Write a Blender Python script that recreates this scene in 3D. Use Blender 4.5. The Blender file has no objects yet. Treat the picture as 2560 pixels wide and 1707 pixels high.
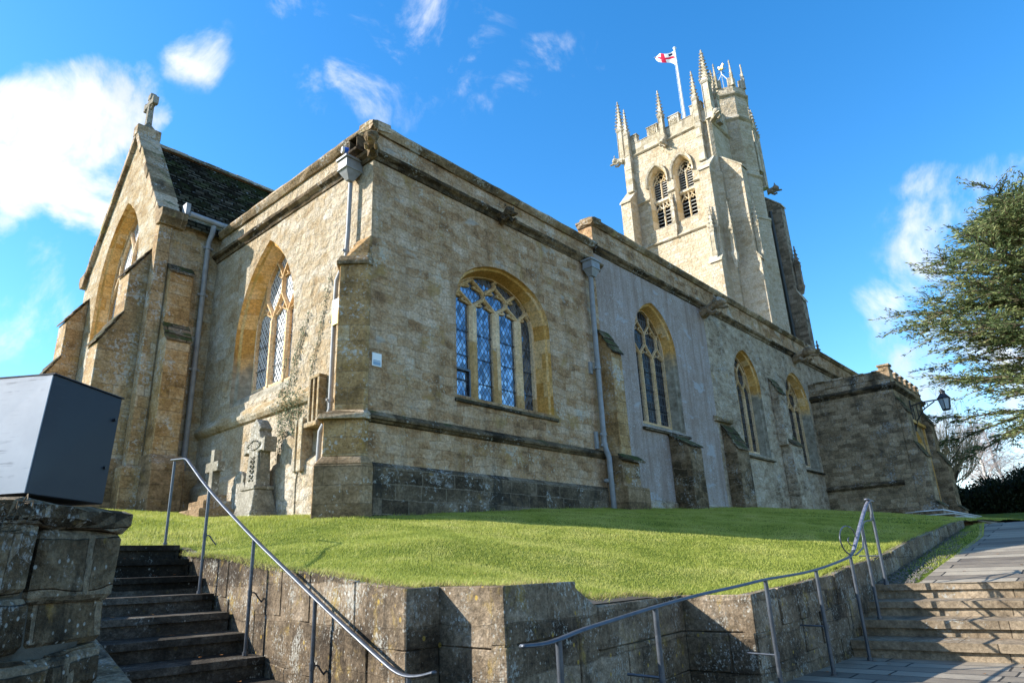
import bpy, bmesh, math, random
import numpy as np
from mathutils import Vector, Matrix, geometry
random.seed(7); rng = np.random.default_rng(7)
R = math.radians
sc = bpy.context.scene
col = sc.collection

# ------------------------------------------------------------------ camera, sun, sky
YAW, PITCH, ROLL = R(41.212), R(18.842), R(-2.4925)
EYE = Vector((-6.49, -8.881, 0.0))
F_PX, CXP, CYP = 1699.3, 1280.0, 853.5
cam = bpy.data.cameras.new('camera'); cam.sensor_width = 36.0
cam.lens = 36.0 * F_PX / 2560.0; cam.clip_start = 0.05; cam.clip_end = 3000
camo = bpy.data.objects.new('camera', cam); col.objects.link(camo)
fw = Vector((math.cos(PITCH)*math.cos(YAW), math.cos(PITCH)*math.sin(YAW), math.sin(PITCH)))
rt = Vector((math.sin(YAW), -math.cos(YAW), 0)); up = rt.cross(fw)
rt2 = math.cos(ROLL)*rt + math.sin(ROLL)*up; up2 = -math.sin(ROLL)*rt + math.cos(ROLL)*up
camo.matrix_world = Matrix(((rt2.x, up2.x, -fw.x, EYE.x), (rt2.y, up2.y, -fw.y, EYE.y), (rt2.z, up2.z, -fw.z, EYE.z), (0, 0, 0, 1)))
sc.camera = camo

SUN_AZ, SUN_EL = R(133), R(29)
SD = Vector((math.cos(SUN_AZ)*math.cos(SUN_EL), math.sin(SUN_AZ)*math.cos(SUN_EL), math.sin(SUN_EL)))  # towards the sun
sl = bpy.data.lights.new('sun', 'SUN'); sl.energy = 4.6; sl.angle = R(0.53); sl.color = (1.0, 0.955, 0.88)
slo = bpy.data.objects.new('sun', sl); col.objects.link(slo)
slo.rotation_euler = (-SD).to_track_quat('-Z', 'Y').to_euler()

sc.view_settings.view_transform = 'Standard'; sc.view_settings.look = 'None'
sc.view_settings.gamma = 1.0; sc.view_settings.exposure = EXPOSURE = 1.22
sc.cycles.max_bounces = 8

def view_dir(u, v):
    d = rt2*((u-CXP)/F_PX) - up2*((v-CYP)/F_PX) + fw
    return d.normalized()

world = bpy.data.worlds.new('World'); sc.world = world; world.use_nodes = True
wt = world.node_tree; wt.nodes.clear()
def wn(t, **k):
    n = wt.nodes.new(t)
    for a, b in k.items(): setattr(n, a, b)
    return n
wl = wt.links.new
wo = wn('ShaderNodeOutputWorld'); bg = wn('ShaderNodeBackground'); wl(bg.outputs[0], wo.inputs[0])
sky = wn('ShaderNodeTexSky', sky_type='NISHITA', sun_disc=False)
sky.sun_elevation = SUN_EL; sky.sun_rotation = R(90) - SUN_AZ
sky.air_density = 1.0; sky.dust_density = 0.25; sky.ozone_density = 2.2; sky.altitude = 0
hs = wn('ShaderNodeHueSaturation'); hs.inputs['Saturation'].default_value = 1.36; hs.inputs['Value'].default_value = 1.0
wl(sky.outputs[0], hs.inputs['Color'])
bg.inputs['Strength'].default_value = 0.15
tcw = wn('ShaderNodeTexCoord')
def wmath(op, a, b=None, clamp=False):
    m = wn('ShaderNodeMath', operation=op); m.use_clamp = clamp
    for i, x in enumerate((a, b)):
        if x is None: continue
        if isinstance(x, (int, float)): m.inputs[i].default_value = x
        else: wl(x, m.inputs[i])
    return m.outputs[0]
def wnoise(scale, detail=6, rough=0.55, dist=0.0, sx=1.0, off=(0, 0, 0)):
    mp = wn('ShaderNodeMapping'); mp.inputs['Scale'].default_value = (1, 1, sx); mp.inputs['Location'].default_value = off
    wl(tcw.outputs['Generated'], mp.inputs[0])
    n = wn('ShaderNodeTexNoise'); n.inputs['Scale'].default_value = scale; n.inputs['Detail'].default_value = detail
    n.inputs['Roughness'].default_value = rough; n.inputs['Distortion'].default_value = dist
    wl(mp.outputs[0], n.inputs['Vector']); return n.outputs[0]
blobs = [(150, 370, 8.5, 1.4), (20, 440, 7.5, 1.25), (230, 470, 6.5, 1.2), (60, 300, 5, .85), (290, 340, 5, 1.0),
         (430, 125, 3.6, .50), (870, 225, 4.4, .455), (1000, 240, 4, .38), (1060, 60, 9, .45), (1140, 90, 4, .45), (1290, 250, 5, .47), (1430, 270, 4, .3),
         (100, 740, 5, .58), (170, 850, 5, .50), (10, 760, 5, .52), (20, 160, 6, .45), (2370, 660, 7, .50), (2500, 580, 7, .52),
         (2330, 740, 6, .46), (2420, 1080, 8, .75), (2540, 1000, 8, .72), (560, 400, 4, .42), (740, 20, 6, .42), (700, 280, 4, .40), (2360, 500, 3, .45)]
wnz = wn('ShaderNodeTexNoise'); wnz.inputs['Scale'].default_value = 5.0; wnz.inputs['Detail'].default_value = 6; wl(tcw.outputs['Generated'], wnz.inputs['Vector'])
wsub = wn('ShaderNodeVectorMath', operation='SUBTRACT'); wl(wnz.outputs[1], wsub.inputs[0]); wsub.inputs[1].default_value = (.5, .5, .5)
wscl = wn('ShaderNodeVectorMath', operation='SCALE'); wl(wsub.outputs[0], wscl.inputs[0]); wscl.inputs['Scale'].default_value = .20
wadd = wn('ShaderNodeVectorMath', operation='ADD'); wl(tcw.outputs['Generated'], wadd.inputs[0]); wl(wscl.outputs[0], wadd.inputs[1])
wnm = wn('ShaderNodeVectorMath', operation='NORMALIZE'); wl(wadd.outputs[0], wnm.inputs[0]); warpd = wnm.outputs[0]
acc = None
for (u, v, r_, w_) in blobs:
    d = view_dir(u, v)
    vm = wn('ShaderNodeVectorMath', operation='DOT_PRODUCT'); vm.inputs[1].default_value = d
    wl(warpd, vm.inputs[0])
    mr = wn('ShaderNodeMapRange', interpolation_type='SMOOTHERSTEP')
    wl(vm.outputs['Value'], mr.inputs['Value'])
    mr.inputs['From Min'].default_value = math.cos(R(r_)); mr.inputs['From Max'].default_value = 1.0
    mr.inputs['To Min'].default_value = 0; mr.inputs['To Max'].default_value = w_
    acc = mr.outputs[0] if acc is None else wmath('MAXIMUM', acc, mr.outputs[0])
# broken cloud in the part of the sky behind the camera
sepw = wn('ShaderNodeSeparateXYZ'); wl(tcw.outputs['Generated'], sepw.inputs[0])
vm = wn('ShaderNodeVectorMath', operation='DOT_PRODUCT'); vm.inputs[1].default_value = (math.cos(YAW), math.sin(YAW), 0); wl(tcw.outputs['Generated'], vm.inputs[0])
back = wn('ShaderNodeMapRange'); wl(vm.outputs['Value'], back.inputs['Value'])
back.inputs['From Min'].default_value = 0.15; back.inputs['From Max'].default_value = -0.2; back.inputs['To Min'].default_value = 0; back.inputs['To Max'].default_value = 0.55
acc = wmath('MAXIMUM', acc, back.outputs[0])
n1 = wnoise(7.0, 9, .62, .5); n2 = wnoise(3.5, 4, .5, .2, 1.6, (3, 1, 2))
nn = wmath('ADD', wmath('MULTIPLY', n1, .68), wmath('MULTIPLY', n2, .32))
dens = wmath('ADD', wmath('MULTIPLY', wmath('SUBTRACT', nn, .5), 5.2), wmath('SUBTRACT', wmath('MULTIPLY', acc, 1.45), .85))
cl = wn('ShaderNodeMapRange', interpolation_type='SMOOTHSTEP'); wl(dens, cl.inputs['Value'])
cl.inputs['From Min'].default_value = -0.25; cl.inputs['From Max'].default_value = 0.85
cover = wmath('MULTIPLY', cl.outputs[0], wmath('MINIMUM', wmath('MULTIPLY', acc, 2.2), 1.0), True)
n3 = wnoise(6, 5, .6, .3, 1.2, (7, 7, 7))
shade = wn('ShaderNodeMixRGB'); shade.inputs[1].default_value = (2.5, 2.75, 3.2, 1); shade.inputs[2].default_value = (3.5, 3.55, 3.65, 1)
sh = wn('ShaderNodeMapRange'); wl(n3, sh.inputs['Value']); sh.inputs['From Min'].default_value = .35; sh.inputs['From Max'].default_value = .55
wl(sh.outputs[0], shade.inputs[0])
mixc = wn('ShaderNodeMixRGB'); wl(cover, mixc.inputs[0]); wl(hs.outputs[0], mixc.inputs[1]); wl(shade.outputs[0], mixc.inputs[2])
wl(mixc.outputs[0], bg.inputs['Color'])

# ------------------------------------------------------------------ object helpers
def tag(o, label=None, cat=None, group=None, kind=None):
    if label: o['label'] = label
    if cat: o['category'] = cat
    if group: o['group'] = group
    if kind: o['kind'] = kind
    return o
def thing(name, loc, label, cat, group=None):
    o = bpy.data.objects.new(name, None); col.objects.link(o); o.location = loc
    o.empty_display_size = 0.3
    return tag(o, label, cat, group)
def origin_of(p):
    v = Vector((0, 0, 0))
    while p is not None:
        v += Vector(p.location); p = p.parent
    return v
class MB:
    """collects vertices and faces in world coordinates"""
    def __init__(s): s.v = []; s.f = []; s.sm = []
    def add(s, vs, fs, smooth=False):
        b = len(s.v); s.v += [tuple(x) for x in vs]; s.f += [tuple(i+b for i in f) for f in fs]; s.sm += [smooth]*len(fs)
    def hexa(s, p):   # 8 points: bottom 0-3 anticlockwise, top 4-7
        s.add(p, [(0, 3, 2, 1), (4, 5, 6, 7), (0, 1, 5, 4), (1, 2, 6, 5), (2, 3, 7, 6), (3, 0, 4, 7)])
    def box(s, x0, x1, y0, y1, z0, z1):
        s.hexa([(x0, y0, z0), (x1, y0, z0), (x1, y1, z0), (x0, y1, z0), (x0, y0, z1), (x1, y0, z1), (x1, y1, z1), (x0, y1, z1)])
    def prism(s, poly, z0, z1, top=None):     # plan polygon (anticlockwise), z0/z1 numbers or lists
        n = len(poly); top = top or poly
        a = z0 if hasattr(z0, '__len__') else [z0]*n; b = z1 if hasattr(z1, '__len__') else [z1]*n
        s.add([(p[0], p[1], a[i]) for i, p in enumerate(poly)] + [(p[0], p[1], b[i]) for i, p in enumerate(top)],
              [tuple(range(n))[::-1], tuple(range(n, 2*n))] + [(i, (i+1) % n, n+(i+1) % n, n+i) for i in range(n)])
    def extr(s, poly, o, a, b, c, l0, l1):    # polygon in plane (a,b) at origin o, extruded along c from l0 to l1
        o, a, b, c = map(Vector, (o, a, b, c)); n = len(poly)
        vs = [o + a*p[0] + b*p[1] + c*l0 for p in poly] + [o + a*p[0] + b*p[1] + c*l1 for p in poly]
        s.add(vs, [tuple(range(n))[::-1], tuple(range(n, 2*n))] + [(i, (i+1) % n, n+(i+1) % n, n+i) for i in range(n)])
    def moulding(s, prof, p0, p1, out, jit=0.006, seg=0.3, ends=True):
        """profile (offset outwards, z) swept from p0 to p1, with worn irregular edges"""
        p0, p1, out = Vector(p0), Vector(p1), Vector(out)
        L = (p1-p0).length; n = max(2, int(L/seg)+1); m = len(prof); vs = []
        for i in range(n+1):
            q = p0.lerp(p1, i/n)
            for (o_, z_) in prof:
                j = 0 if abs(o_) < 1e-4 else jit
                vs.append(q + out*(o_+random.uniform(-j, j)) + Vector((0, 0, z_+random.uniform(-j, j)*.7)))
        fs = []
        for i in range(n):
            for k in range(m-1):
                a = i*m+k; fs.append((a, a+m, a+m+1, a+1))
        if ends: fs += [tuple(range(m)), tuple(range(n*m, n*m+m))[::-1]]
        s.add(vs, fs)
    def tube(s, pts, r, n=8, caps=True, smooth=True):
        pts = [Vector(p) for p in pts]; k = len(pts); rs = r if hasattr(r, '__len__') else [r]*k
        t0 = (pts[1]-pts[0]).normalized(); ref = Vector((0, 0, 1)) if abs(t0.z) < .9 else Vector((1, 0, 0))
        vs = []; 
        for i, p in enumerate(pts):
            t = (pts[min(i+1, k-1)]-pts[max(i-1, 0)])
            if t.length < 1e-9: t = t0
            t.normalize(); a = t.cross(ref)
            if a.length < 1e-5: a = t.cross(Vector((0, 1, 0)))
            a.normalize(); b = t.cross(a); ref = b.cross(t) if False else ref
            for j in range(n):
                an = 2*math.pi*j/n; vs.append(p + a*(math.cos(an)*rs[i]) + b*(math.sin(an)*rs[i]))
        fs = [(i*n+j, i*n+(j+1) % n, (i+1)*n+(j+1) % n, (i+1)*n+j) for i in range(k-1) for j in range(n)]
        s.add(vs, fs, smooth)
        if caps: s.add(vs[:n], [tuple(range(n))[::-1]]); s.add(vs[-n:], [tuple(range(n))])
    def lathe(s, c, prof, n=12, smooth=True, ang=0.0):
        vs = [(c[0]+r_*math.cos(ang+2*math.pi*j/n), c[1]+r_*math.sin(ang+2*math.pi*j/n), z_) for (r_, z_) in prof for j in range(n)]
        k = len(prof)
        fs = [(i*n+j, i*n+(j+1) % n, (i+1)*n+(j+1) % n, (i+1)*n+j) for i in range(k-1) for j in range(n)]
        s.add(vs, fs, smooth); s.add(vs[:n], [tuple(range(n))[::-1]]); s.add(vs[-n:], [tuple(range(n))])
    def build(s, name, m, parent=None, bevel=0.0, rough=0.0, label=None, fix=True):
        me = bpy.data.meshes.new(name); o = bpy.data.objects.new(name, me)
        off = origin_of(parent)
        me.from_pydata([(x-off.x, y-off.y, z-off.z) for x, y, z in s.v], [], s.f)
        me.polygons.foreach_set('use_smooth', s.sm)
        me.materials.append(m); col.objects.link(o); o.parent = parent
        if fix:
            bm = bmesh.new(); bm.from_mesh(me); bmesh.ops.recalc_face_normals(bm, faces=bm.faces); bm.to_mesh(me); bm.free()
        if bevel:
            b = o.modifiers.new('bevel', 'BEVEL'); b.width = bevel; b.segments = 1; b.limit_method = 'ANGLE'; b.angle_limit = R(40)
        if label: o['label'] = label
        return o
def copy_tree(o, parent=None):
    c = o.copy(); col.objects.link(c); c.parent = parent
    for ch in o.children: copy_tree(ch, c)
    return c
# ------------------------------------------------------------------ materials
def new_mat(name):
    m = bpy.data.materials.new(name); m.use_nodes = True; m.node_tree.nodes.clear(); return m
class NT:
    def __init__(s, nt): s.t = nt
    def n(s, typ, **k):
        x = s.t.nodes.new(typ)
        for a, b in k.items(): setattr(x, a, b)
        return x
    def put(s, inp, v):
        if v is None: return
        if hasattr(v, 'is_output') or isinstance(v, bpy.types.NodeSocket): s.t.links.new(v, inp)
        elif isinstance(v, (tuple, list)) and inp.type == 'RGBA' and len(v) == 3: inp.default_value = (*v, 1)
        else: inp.default_value = v
    def math(s, op, a, b=None, c=None, clamp=False):
        m = s.n('ShaderNodeMath', operation=op); m.use_clamp = clamp
        s.put(m.inputs[0], a); s.put(m.inputs[1], b)
        if c is not None: s.put(m.inputs[2], c)
        return m.outputs[0]
    def vmath(s, op, a, b=None):
        m = s.n('ShaderNodeVectorMath', operation=op); s.put(m.inputs[0], a); s.put(m.inputs[1], b); return m.outputs[0]
    def noise(s, vec, scale, detail=4, rough=.55, dist=0.0):
        m = s.n('ShaderNodeTexNoise'); s.put(m.inputs['Vector'], vec)
        m.inputs['Scale'].default_value = scale; m.inputs['Detail'].default_value = detail
        m.inputs['Roughness'].default_value = rough; m.inputs['Distortion'].default_value = dist; return m.outputs[0]
    def voro(s, vec, scale, feature='F1', rand=1.0, out='Distance'):
        m = s.n('ShaderNodeTexVoronoi', feature=feature); s.put(m.inputs['Vector'], vec)
        m.inputs['Scale'].default_value = scale; m.inputs['Randomness'].default_value = rand; return m.outputs[out]
    def step(s, v, a, b, lo=0.0, hi=1.0):
        m = s.n('ShaderNodeMapRange', interpolation_type='SMOOTHSTEP'); s.put(m.inputs['Value'], v)
        m.inputs['From Min'].default_value = a; m.inputs['From Max'].default_value = b
        m.inputs['To Min'].default_value = lo; m.inputs['To Max'].default_value = hi; return m.outputs[0]
    def mix(s, f, a, b, blend='MIX'):
        m = s.n('ShaderNodeMixRGB', blend_type=blend); s.put(m.inputs[0], f); s.put(m.inputs[1], a); s.put(m.inputs[2], b); return m.outputs[0]
    def ramp(s, v, stops, interp='LINEAR'):
        m = s.n('ShaderNodeValToRGB'); s.put(m.inputs[0], v); cr = m.color_ramp; cr.interpolation = interp
        while len(cr.elements) > 1: cr.elements.remove(cr.elements[-1])
        cr.elements[0].position = stops[0][0]; cr.elements[0].color = (*stops[0][1], 1)
        for p, c in stops[1:]: e = cr.elements.new(p); e.color = (*c, 1)
        return m.outputs[0]
    def comb(s, x, y, z=0.0):
        m = s.n('ShaderNodeCombineXYZ'); s.put(m.inputs[0], x); s.put(m.inputs[1], y); s.put(m.inputs[2], z); return m.outputs[0]
    def sep(s, v):
        m = s.n('ShaderNodeSeparateXYZ'); s.put(m.inputs[0], v); return m.outputs
    def bump(s, h, strength, dist, normal=None):
        m = s.n('ShaderNodeBump'); s.put(m.inputs['Height'], h); m.inputs['Strength'].default_value = strength
        m.inputs['Distance'].default_value = dist; s.put(m.inputs['Normal'], normal); return m.outputs[0]
    def bsdf(s, color, rough=.9, normal=None, spec=.2, metal=0.0, **k):
        b = s.n('ShaderNodeBsdfPrincipled'); s.put(b.inputs['Base Color'], color); s.put(b.inputs['Roughness'], rough)
        s.put(b.inputs['Normal'], normal); b.inputs['Specular IOR Level'].default_value = spec; s.put(b.inputs['Metallic'], metal)
        for a, v in k.items(): s.put(b.inputs[a.replace('_', ' ')], v)
        o = s.n('ShaderNodeOutputMaterial'); s.t.links.new(b.outputs[0], o.inputs[0]); return b

# node group: wall coordinates (u along the wall, v = height) from world position and face normal
gw = bpy.data.node_groups.new('wall_coordinates', 'ShaderNodeTree')
gw.interface.new_socket('UV', in_out='OUTPUT', socket_type='NodeSocketVector')
gw.interface.new_socket('P', in_out='OUTPUT', socket_type='NodeSocketVector')
g = NT(gw); go = g.n('NodeGroupOutput'); ge = g.n('ShaderNodeNewGeometry')
px, py, pz = g.sep(ge.outputs['Position']); nx, ny, nz = g.sep(ge.outputs['True Normal'])
flat = g.math('GREATER_THAN', g.math('ABSOLUTE', nz), .8)
u_ = g.math('SUBTRACT', g.math('MULTIPLY', py, nx), g.math('MULTIPLY', px, ny))
nl = g.math('MAXIMUM', g.math('SQRT', g.math('ADD', g.math('MULTIPLY', nx, nx), g.math('MULTIPLY', ny, ny))), .01)
u_ = g.math('DIVIDE', u_, nl)
notf = g.math('SUBTRACT', 1.0, flat)
U = g.math('ADD', g.math('MULTIPLY', u_, notf), g.math('MULTIPLY', px, flat))
V = g.math('ADD', g.math('MULTIPLY', pz, notf), g.math('MULTIPLY', py, flat))
gw.links.new(g.comb(U, V, 0.0), go.inputs[0]); gw.links.new(ge.outputs['Position'], go.inputs[1])

def stone(name, cols, bw=.42, bh=.2, mortar=.012, mcol=(.30, .26, .19), wob=.05, lichen=.35, lcol=(.46, .45, .41), dark=.3,
          dcol=(.05, .043, .033), ochre=.0, ocol=(.42, .27, .08), relief=.5, rub=.5, coarse=1.0, mvis=.8, streak=0.0, scol=(.2, .2, .21), moss=0.0, rv=.42, mot=1.0, near=0.0, spots=1.0, tint=(1.18, 1.04, .95), patch=0.0, pcol=(.38, .37, .35)):
    m = new_mat(name); n = NT(m.node_tree)
    gr = n.n('ShaderNodeGroup'); gr.node_tree = gw; UV, P = gr.outputs[0], gr.outputs[1]
    wv = n.vmath('SUBTRACT', n.n('ShaderNodeTexNoise').outputs[1], (0.5, 0.5, 0.5)); wvn = m.node_tree.nodes[-2]
    for x in m.node_tree.nodes:
        if x.type == 'TEX_NOISE': x.inputs['Scale'].default_value = 2.2; x.inputs['Detail'].default_value = 3; m.node_tree.links.new(P, x.inputs['Vector'])
    sc_ = n.n('ShaderNodeVectorMath', operation='SCALE'); m.node_tree.links.new(wv, sc_.inputs[0]); sc_.inputs['Scale'].default_value = wob*2.5
    uvw = n.vmath('ADD', UV, sc_.outputs[0])
    br = n.n('ShaderNodeTexBrick'); n.put(br.inputs['Vector'], uvw)
    br.offset = .5; br.squash = 1.35; br.squash_frequency = 3
    br.inputs['Color1'].default_value = (0, 0, 0, 1); br.inputs['Color2'].default_value = (1, 1, 1, 1); br.inputs['Mortar'].default_value = (.5, .5, .5, 1)
    br.inputs['Scale'].default_value = 1.0; br.inputs['Mortar Size'].default_value = mortar; br.inputs['Mortar Smooth'].default_value = .25
    br.inputs['Bias'].default_value = 0; br.inputs['Brick Width'].default_value = bw; br.inputs['Row Height'].default_value = bh
    rnd = n.math('MULTIPLY', n.sep(br.outputs['Color'])[0], 1.0)
    big = n.noise(P, .55*coarse, 3, .5, .4)
    mid = n.noise(P, 3.1*coarse, 6, .65, .3)
    fine = n.noise(P, 22, 6, .7)
    k = n.math('ADD', n.math('MULTIPLY', rnd, rv), n.math('ADD', n.math('MULTIPLY', big, .45+(.42-rv)*.9), n.math('MULTIPLY', mid, .38+(.42-rv)*.9)))
    k = n.math('SUBTRACT', k, .13+(.42-rv)*.4)
    mott = n.noise(n.vmath('MULTIPLY', P, (1.0, 1.0, 1.5)), 2.1*coarse, 9, .78, .2)
    k = n.math('ADD', k, n.math('MULTIPLY', n.math('SUBTRACT', mott, .5), 1.15*mot))
    ns = len(cols); c = n.ramp(k, [(.25+.50*i/(ns-1), cc) for i, cc in enumerate(cols)])
    c = n.mix(n.step(br.outputs['Fac'], .1, .9, 0, mvis), c, mcol)
    fv = n.step(fine, .28, .72, .62, 1.32); c = n.mix(1.0, c, n.comb(fv, fv, fv), 'MULTIPLY')
    c = n.mix(1.0, c, (*tint, 1), 'MULTIPLY')
    if near > 0: P = n.vmath('MULTIPLY', P, (near, near, near*.8))
    if ochre > 0:
        on = n.noise(P, 1.7, 7, .68, .4); c = n.mix(n.step(on, .62-.2*ochre, .75-.2*ochre, 0, .75), c, ocol)
    if dark > 0:
        mp = n.n('ShaderNodeMapping'); n.put(mp.inputs[0], P); mp.inputs['Scale'].default_value = (1.0, 1.0, .45); mp.inputs['Location'].default_value = (3, 5, 2)
        dn = n.noise(mp.outputs[0], 1.1*coarse, 7, .68, .5)
        c = n.mix(n.step(dn, .66-.24*dark, .80-.2*dark, 0, .82), c, dcol)
    if streak > 0:
        mp = n.n('ShaderNodeMapping'); n.put(mp.inputs[0], P); mp.inputs['Scale'].default_value = (3.0, 3.0, .25)
        sn = n.noise(mp.outputs[0], 1.4, 5, .6, .2); c = n.mix(n.step(sn, .40, .75, 0, streak), c, scol)
    if patch > 0:
        pn = n.noise(n.vmath('MULTIPLY', UV, (.8, 1.7, 1)), 1.2, 5, .6, .3); c = n.mix(n.step(pn, .70-.25*patch, .76-.25*patch, 0, .7), c, pcol)
    if lichen > 0:
        ln = n.noise(P, 15, 7, .75, .3); lm = n.noise(P, 1.6, 3, .5)
        lf = n.math('ADD', ln, n.math('MULTIPLY', n.math('SUBTRACT', lm, .5), .55))
        c = n.mix(n.step(lf, .68-.22*lichen, .77-.22*lichen, 0, .85), c, lcol)
        vs = n.voro(n.vmath('ADD', P, sc_.outputs[0]), 7.5); vf = n.math('MULTIPLY', n.step(vs, .16, .11, 0, 1), n.step(lm, .5, .6, 0, .8*min(1, lichen*1.6)))
        c = n.mix(vf, c, (.62, .60, .52))
    if moss > 0:
        nz_ = n.sep(n.n('ShaderNodeNewGeometry').outputs['Normal'])[2]
        mn = n.noise(P, 3.3, 6, .65); mf = n.math('MULTIPLY', n.step(nz_, .15, .6, 0, 1), n.step(mn, .6-.3*moss, .75-.3*moss, 0, .9))
        c = n.mix(mf, c, (.055, .07, .02))
    if near > 0:
        vz = n.voro(n.vmath('ADD', P, sc_.outputs[0]), 4.2); vz2 = n.voro(P, 9.0); gate = n.noise(P, .9, 2, .5)
        c = n.mix(n.math('MULTIPLY', n.step(vz, .17, .12, 0, 1), n.step(gate, .52, .56, 0, .8*spots)), c, (.40, .27, .055))
        c = n.mix(n.math('MULTIPLY', n.step(vz2, .2, .12, 0, 1), n.step(gate, .50, .44, 0, .65*spots)), c, (.50, .49, .44))
        gr_ = n.noise(gr.outputs[1], 55, 6, .75); gv = n.step(gr_, .3, .7, .68, 1.3); c = n.mix(1.0, c, n.comb(gv, gv, gv), 'MULTIPLY')
    rub_h = n.voro(uvw, 5.5/max(.3, bw*2.2), 'SMOOTH_F1'); h = n.math('MULTIPLY', n.math('SUBTRACT', 1.0, br.outputs['Fac']), .55)
    h = n.math('ADD', h, n.math('MULTIPLY', rnd, .35*rub)); h = n.math('ADD', h, n.math('MULTIPLY', mid, 1.3*rub))
    h = n.math('ADD', h, n.math('MULTIPLY', rub_h, -.7*rub)); h = n.math('ADD', h, n.math('MULTIPLY', fine, .45))
    nb = n.bump(h, 1.0, .045*relief*1.2)
    n.bsdf(c, .92, nb, .12)
    return m
HONEY = [(.16, .105, .055), (.30, .20, .10), (.40, .29, .16), (.46, .37, .25), (.52, .45, .34)]
GREY = [(.12, .10, .075), (.22, .185, .14), (.31, .265, .205), (.39, .35, .28), (.46, .42, .36)]
PALE = [(.33, .27, .18), (.41, .355, .26), (.46, .41, .32), (.50, .455, .375), (.54, .51, .43)]
M = {}
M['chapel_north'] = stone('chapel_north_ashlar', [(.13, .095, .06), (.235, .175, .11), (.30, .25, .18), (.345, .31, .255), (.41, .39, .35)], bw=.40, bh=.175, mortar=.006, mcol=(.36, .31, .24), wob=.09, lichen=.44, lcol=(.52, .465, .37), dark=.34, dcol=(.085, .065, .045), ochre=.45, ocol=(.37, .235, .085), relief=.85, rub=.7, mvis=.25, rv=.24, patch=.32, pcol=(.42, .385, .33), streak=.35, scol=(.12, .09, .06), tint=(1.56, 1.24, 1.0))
M['chapel_plinth'] = stone('chapel_plinth_stone', [(.03, .026, .02), (.055, .046, .034), (.09, .076, .055), (.14, .12, .09), (.21, .19, .155)], bw=.55, bh=.24, mortar=.012, mcol=(.24, .22, .18), wob=.03, lichen=.4, lcol=(.36, .36, .34), dark=.55, dcol=(.025, .025, .022), ochre=.1, relief=.55, rub=.4, mvis=.5, patch=.25, rv=.3, tint=(1.15, 1.02, .9))
M['chapel_east'] = stone('chapel_east_rubble', [(.28, .20, .115), (.36, .28, .175), (.41, .34, .24), (.45, .39, .30), (.50, .45, .37)], bw=.40, bh=.19, mortar=.012, mcol=(.40, .34, .25), wob=.16, lichen=.15, dark=.0, ochre=.1, ocol=(.50, .34, .16), relief=1.3, rub=.95, mvis=.25, rv=.25, tint=(1.02, 1.0, .98), mot=.8)
M['buttress'] = stone('buttress_ashlar', [(.17, .11, .05), (.28, .18, .08), (.37, .25, .12), (.41, .31, .18), (.46, .39, .28)], bw=.6, bh=.27, mortar=.006, mcol=(.22, .17, .11), wob=.012, lichen=.5, lcol=(.46, .45, .42), dark=.22, ochre=.35, ocol=(.40, .235, .06), relief=.6, rub=.25, mvis=.5, rv=.22, tint=(1.10, 1.03, .97))
M['buttress_base'] = stone('buttress_base_stone', [(.07, .055, .035), (.14, .105, .06), (.2, .15, .09), (.26, .2, .125), (.3, .25, .18)], bw=.6, bh=.28, mortar=.006, mcol=(.15, .12, .08), wob=.015, lichen=.36, dark=.35, ochre=.28, ocol=(.34, .21, .05), relief=.4, rub=.3, mvis=.5, rv=.25)
M['chancel'] = stone('chancel_stone', [(.23, .155, .075), (.32, .225, .115), (.38, .29, .175), (.42, .355, .25), (.47, .42, .33)], bw=.42, bh=.2, mortar=.011, mcol=(.46, .39, .28), wob=.07, lichen=.3, dark=.18, dcol=(.11, .08, .045), ochre=.22, ocol=(.47, .29, .10), relief=.9, rub=.7, mvis=.4, tint=(.98, .99, 1.0), rv=.24)
M['chancel_quoin'] = stone('chancel_weathered_quoin', [(.17, .115, .06), (.27, .18, .09), (.33, .23, .12), (.39, .29, .17), (.44, .38, .29)], bw=.5, bh=.24, mortar=.006, mcol=(.2, .16, .11), wob=.02, lichen=.62, lcol=(.44, .43, .40), dark=.3, ochre=.2, relief=.45, rub=.35, mvis=.5, rv=.24, tint=(1.06, 1.02, .98))
M['parapet'] = stone('parapet_stone', [(.10, .078, .048), (.19, .15, .095), (.26, .21, .14), (.32, .27, .19), (.38, .34, .27)], bw=.9, bh=.5, mortar=.008, mcol=(.15, .13, .1), wob=.015, lichen=.5, lcol=(.40, .39, .35), dark=.42, dcol=(.035, .03, .022), ochre=.12, relief=.4, rub=.35, mvis=.6, rv=.25)
M['coping'] = stone('coping_stone', [(.09, .072, .042), (.17, .135, .08), (.25, .20, .125), (.33, .275, .19), (.42, .37, .28)], bw=1.0, bh=.6, mortar=.008, wob=.01, lichen=.5, dark=.5, dcol=(.03, .027, .02), ochre=.3, ocol=(.36, .30, .12), relief=.5, rub=.5, mvis=.5, moss=.25)
M['dressing'] = stone('window_dressing_ochre', [(.34, .20, .055), (.45, .28, .085), (.52, .35, .13), (.55, .41, .20), (.57, .46, .28)], bw=.9, bh=.33, mortar=.004, mcol=(.25, .17, .08), wob=.01, lichen=.12, lcol=(.5, .47, .40), dark=.16, dcol=(.10, .065, .03), ochre=.35, ocol=(.48, .27, .05), relief=.22, rub=.2, mvis=.5, mot=.5)
M['tracery'] = stone('tracery_limestone', [(.36, .25, .11), (.46, .34, .18), (.53, .41, .24), (.58, .48, .32), (.62, .54, .40)], bw=2, bh=.9, mortar=.003, mcol=(.3, .22, .12), wob=.01, lichen=.2, dark=.1, dcol=(.12, .09, .05), ochre=.2, relief=.2, rub=.2, mvis=.3, mot=.4)
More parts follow.
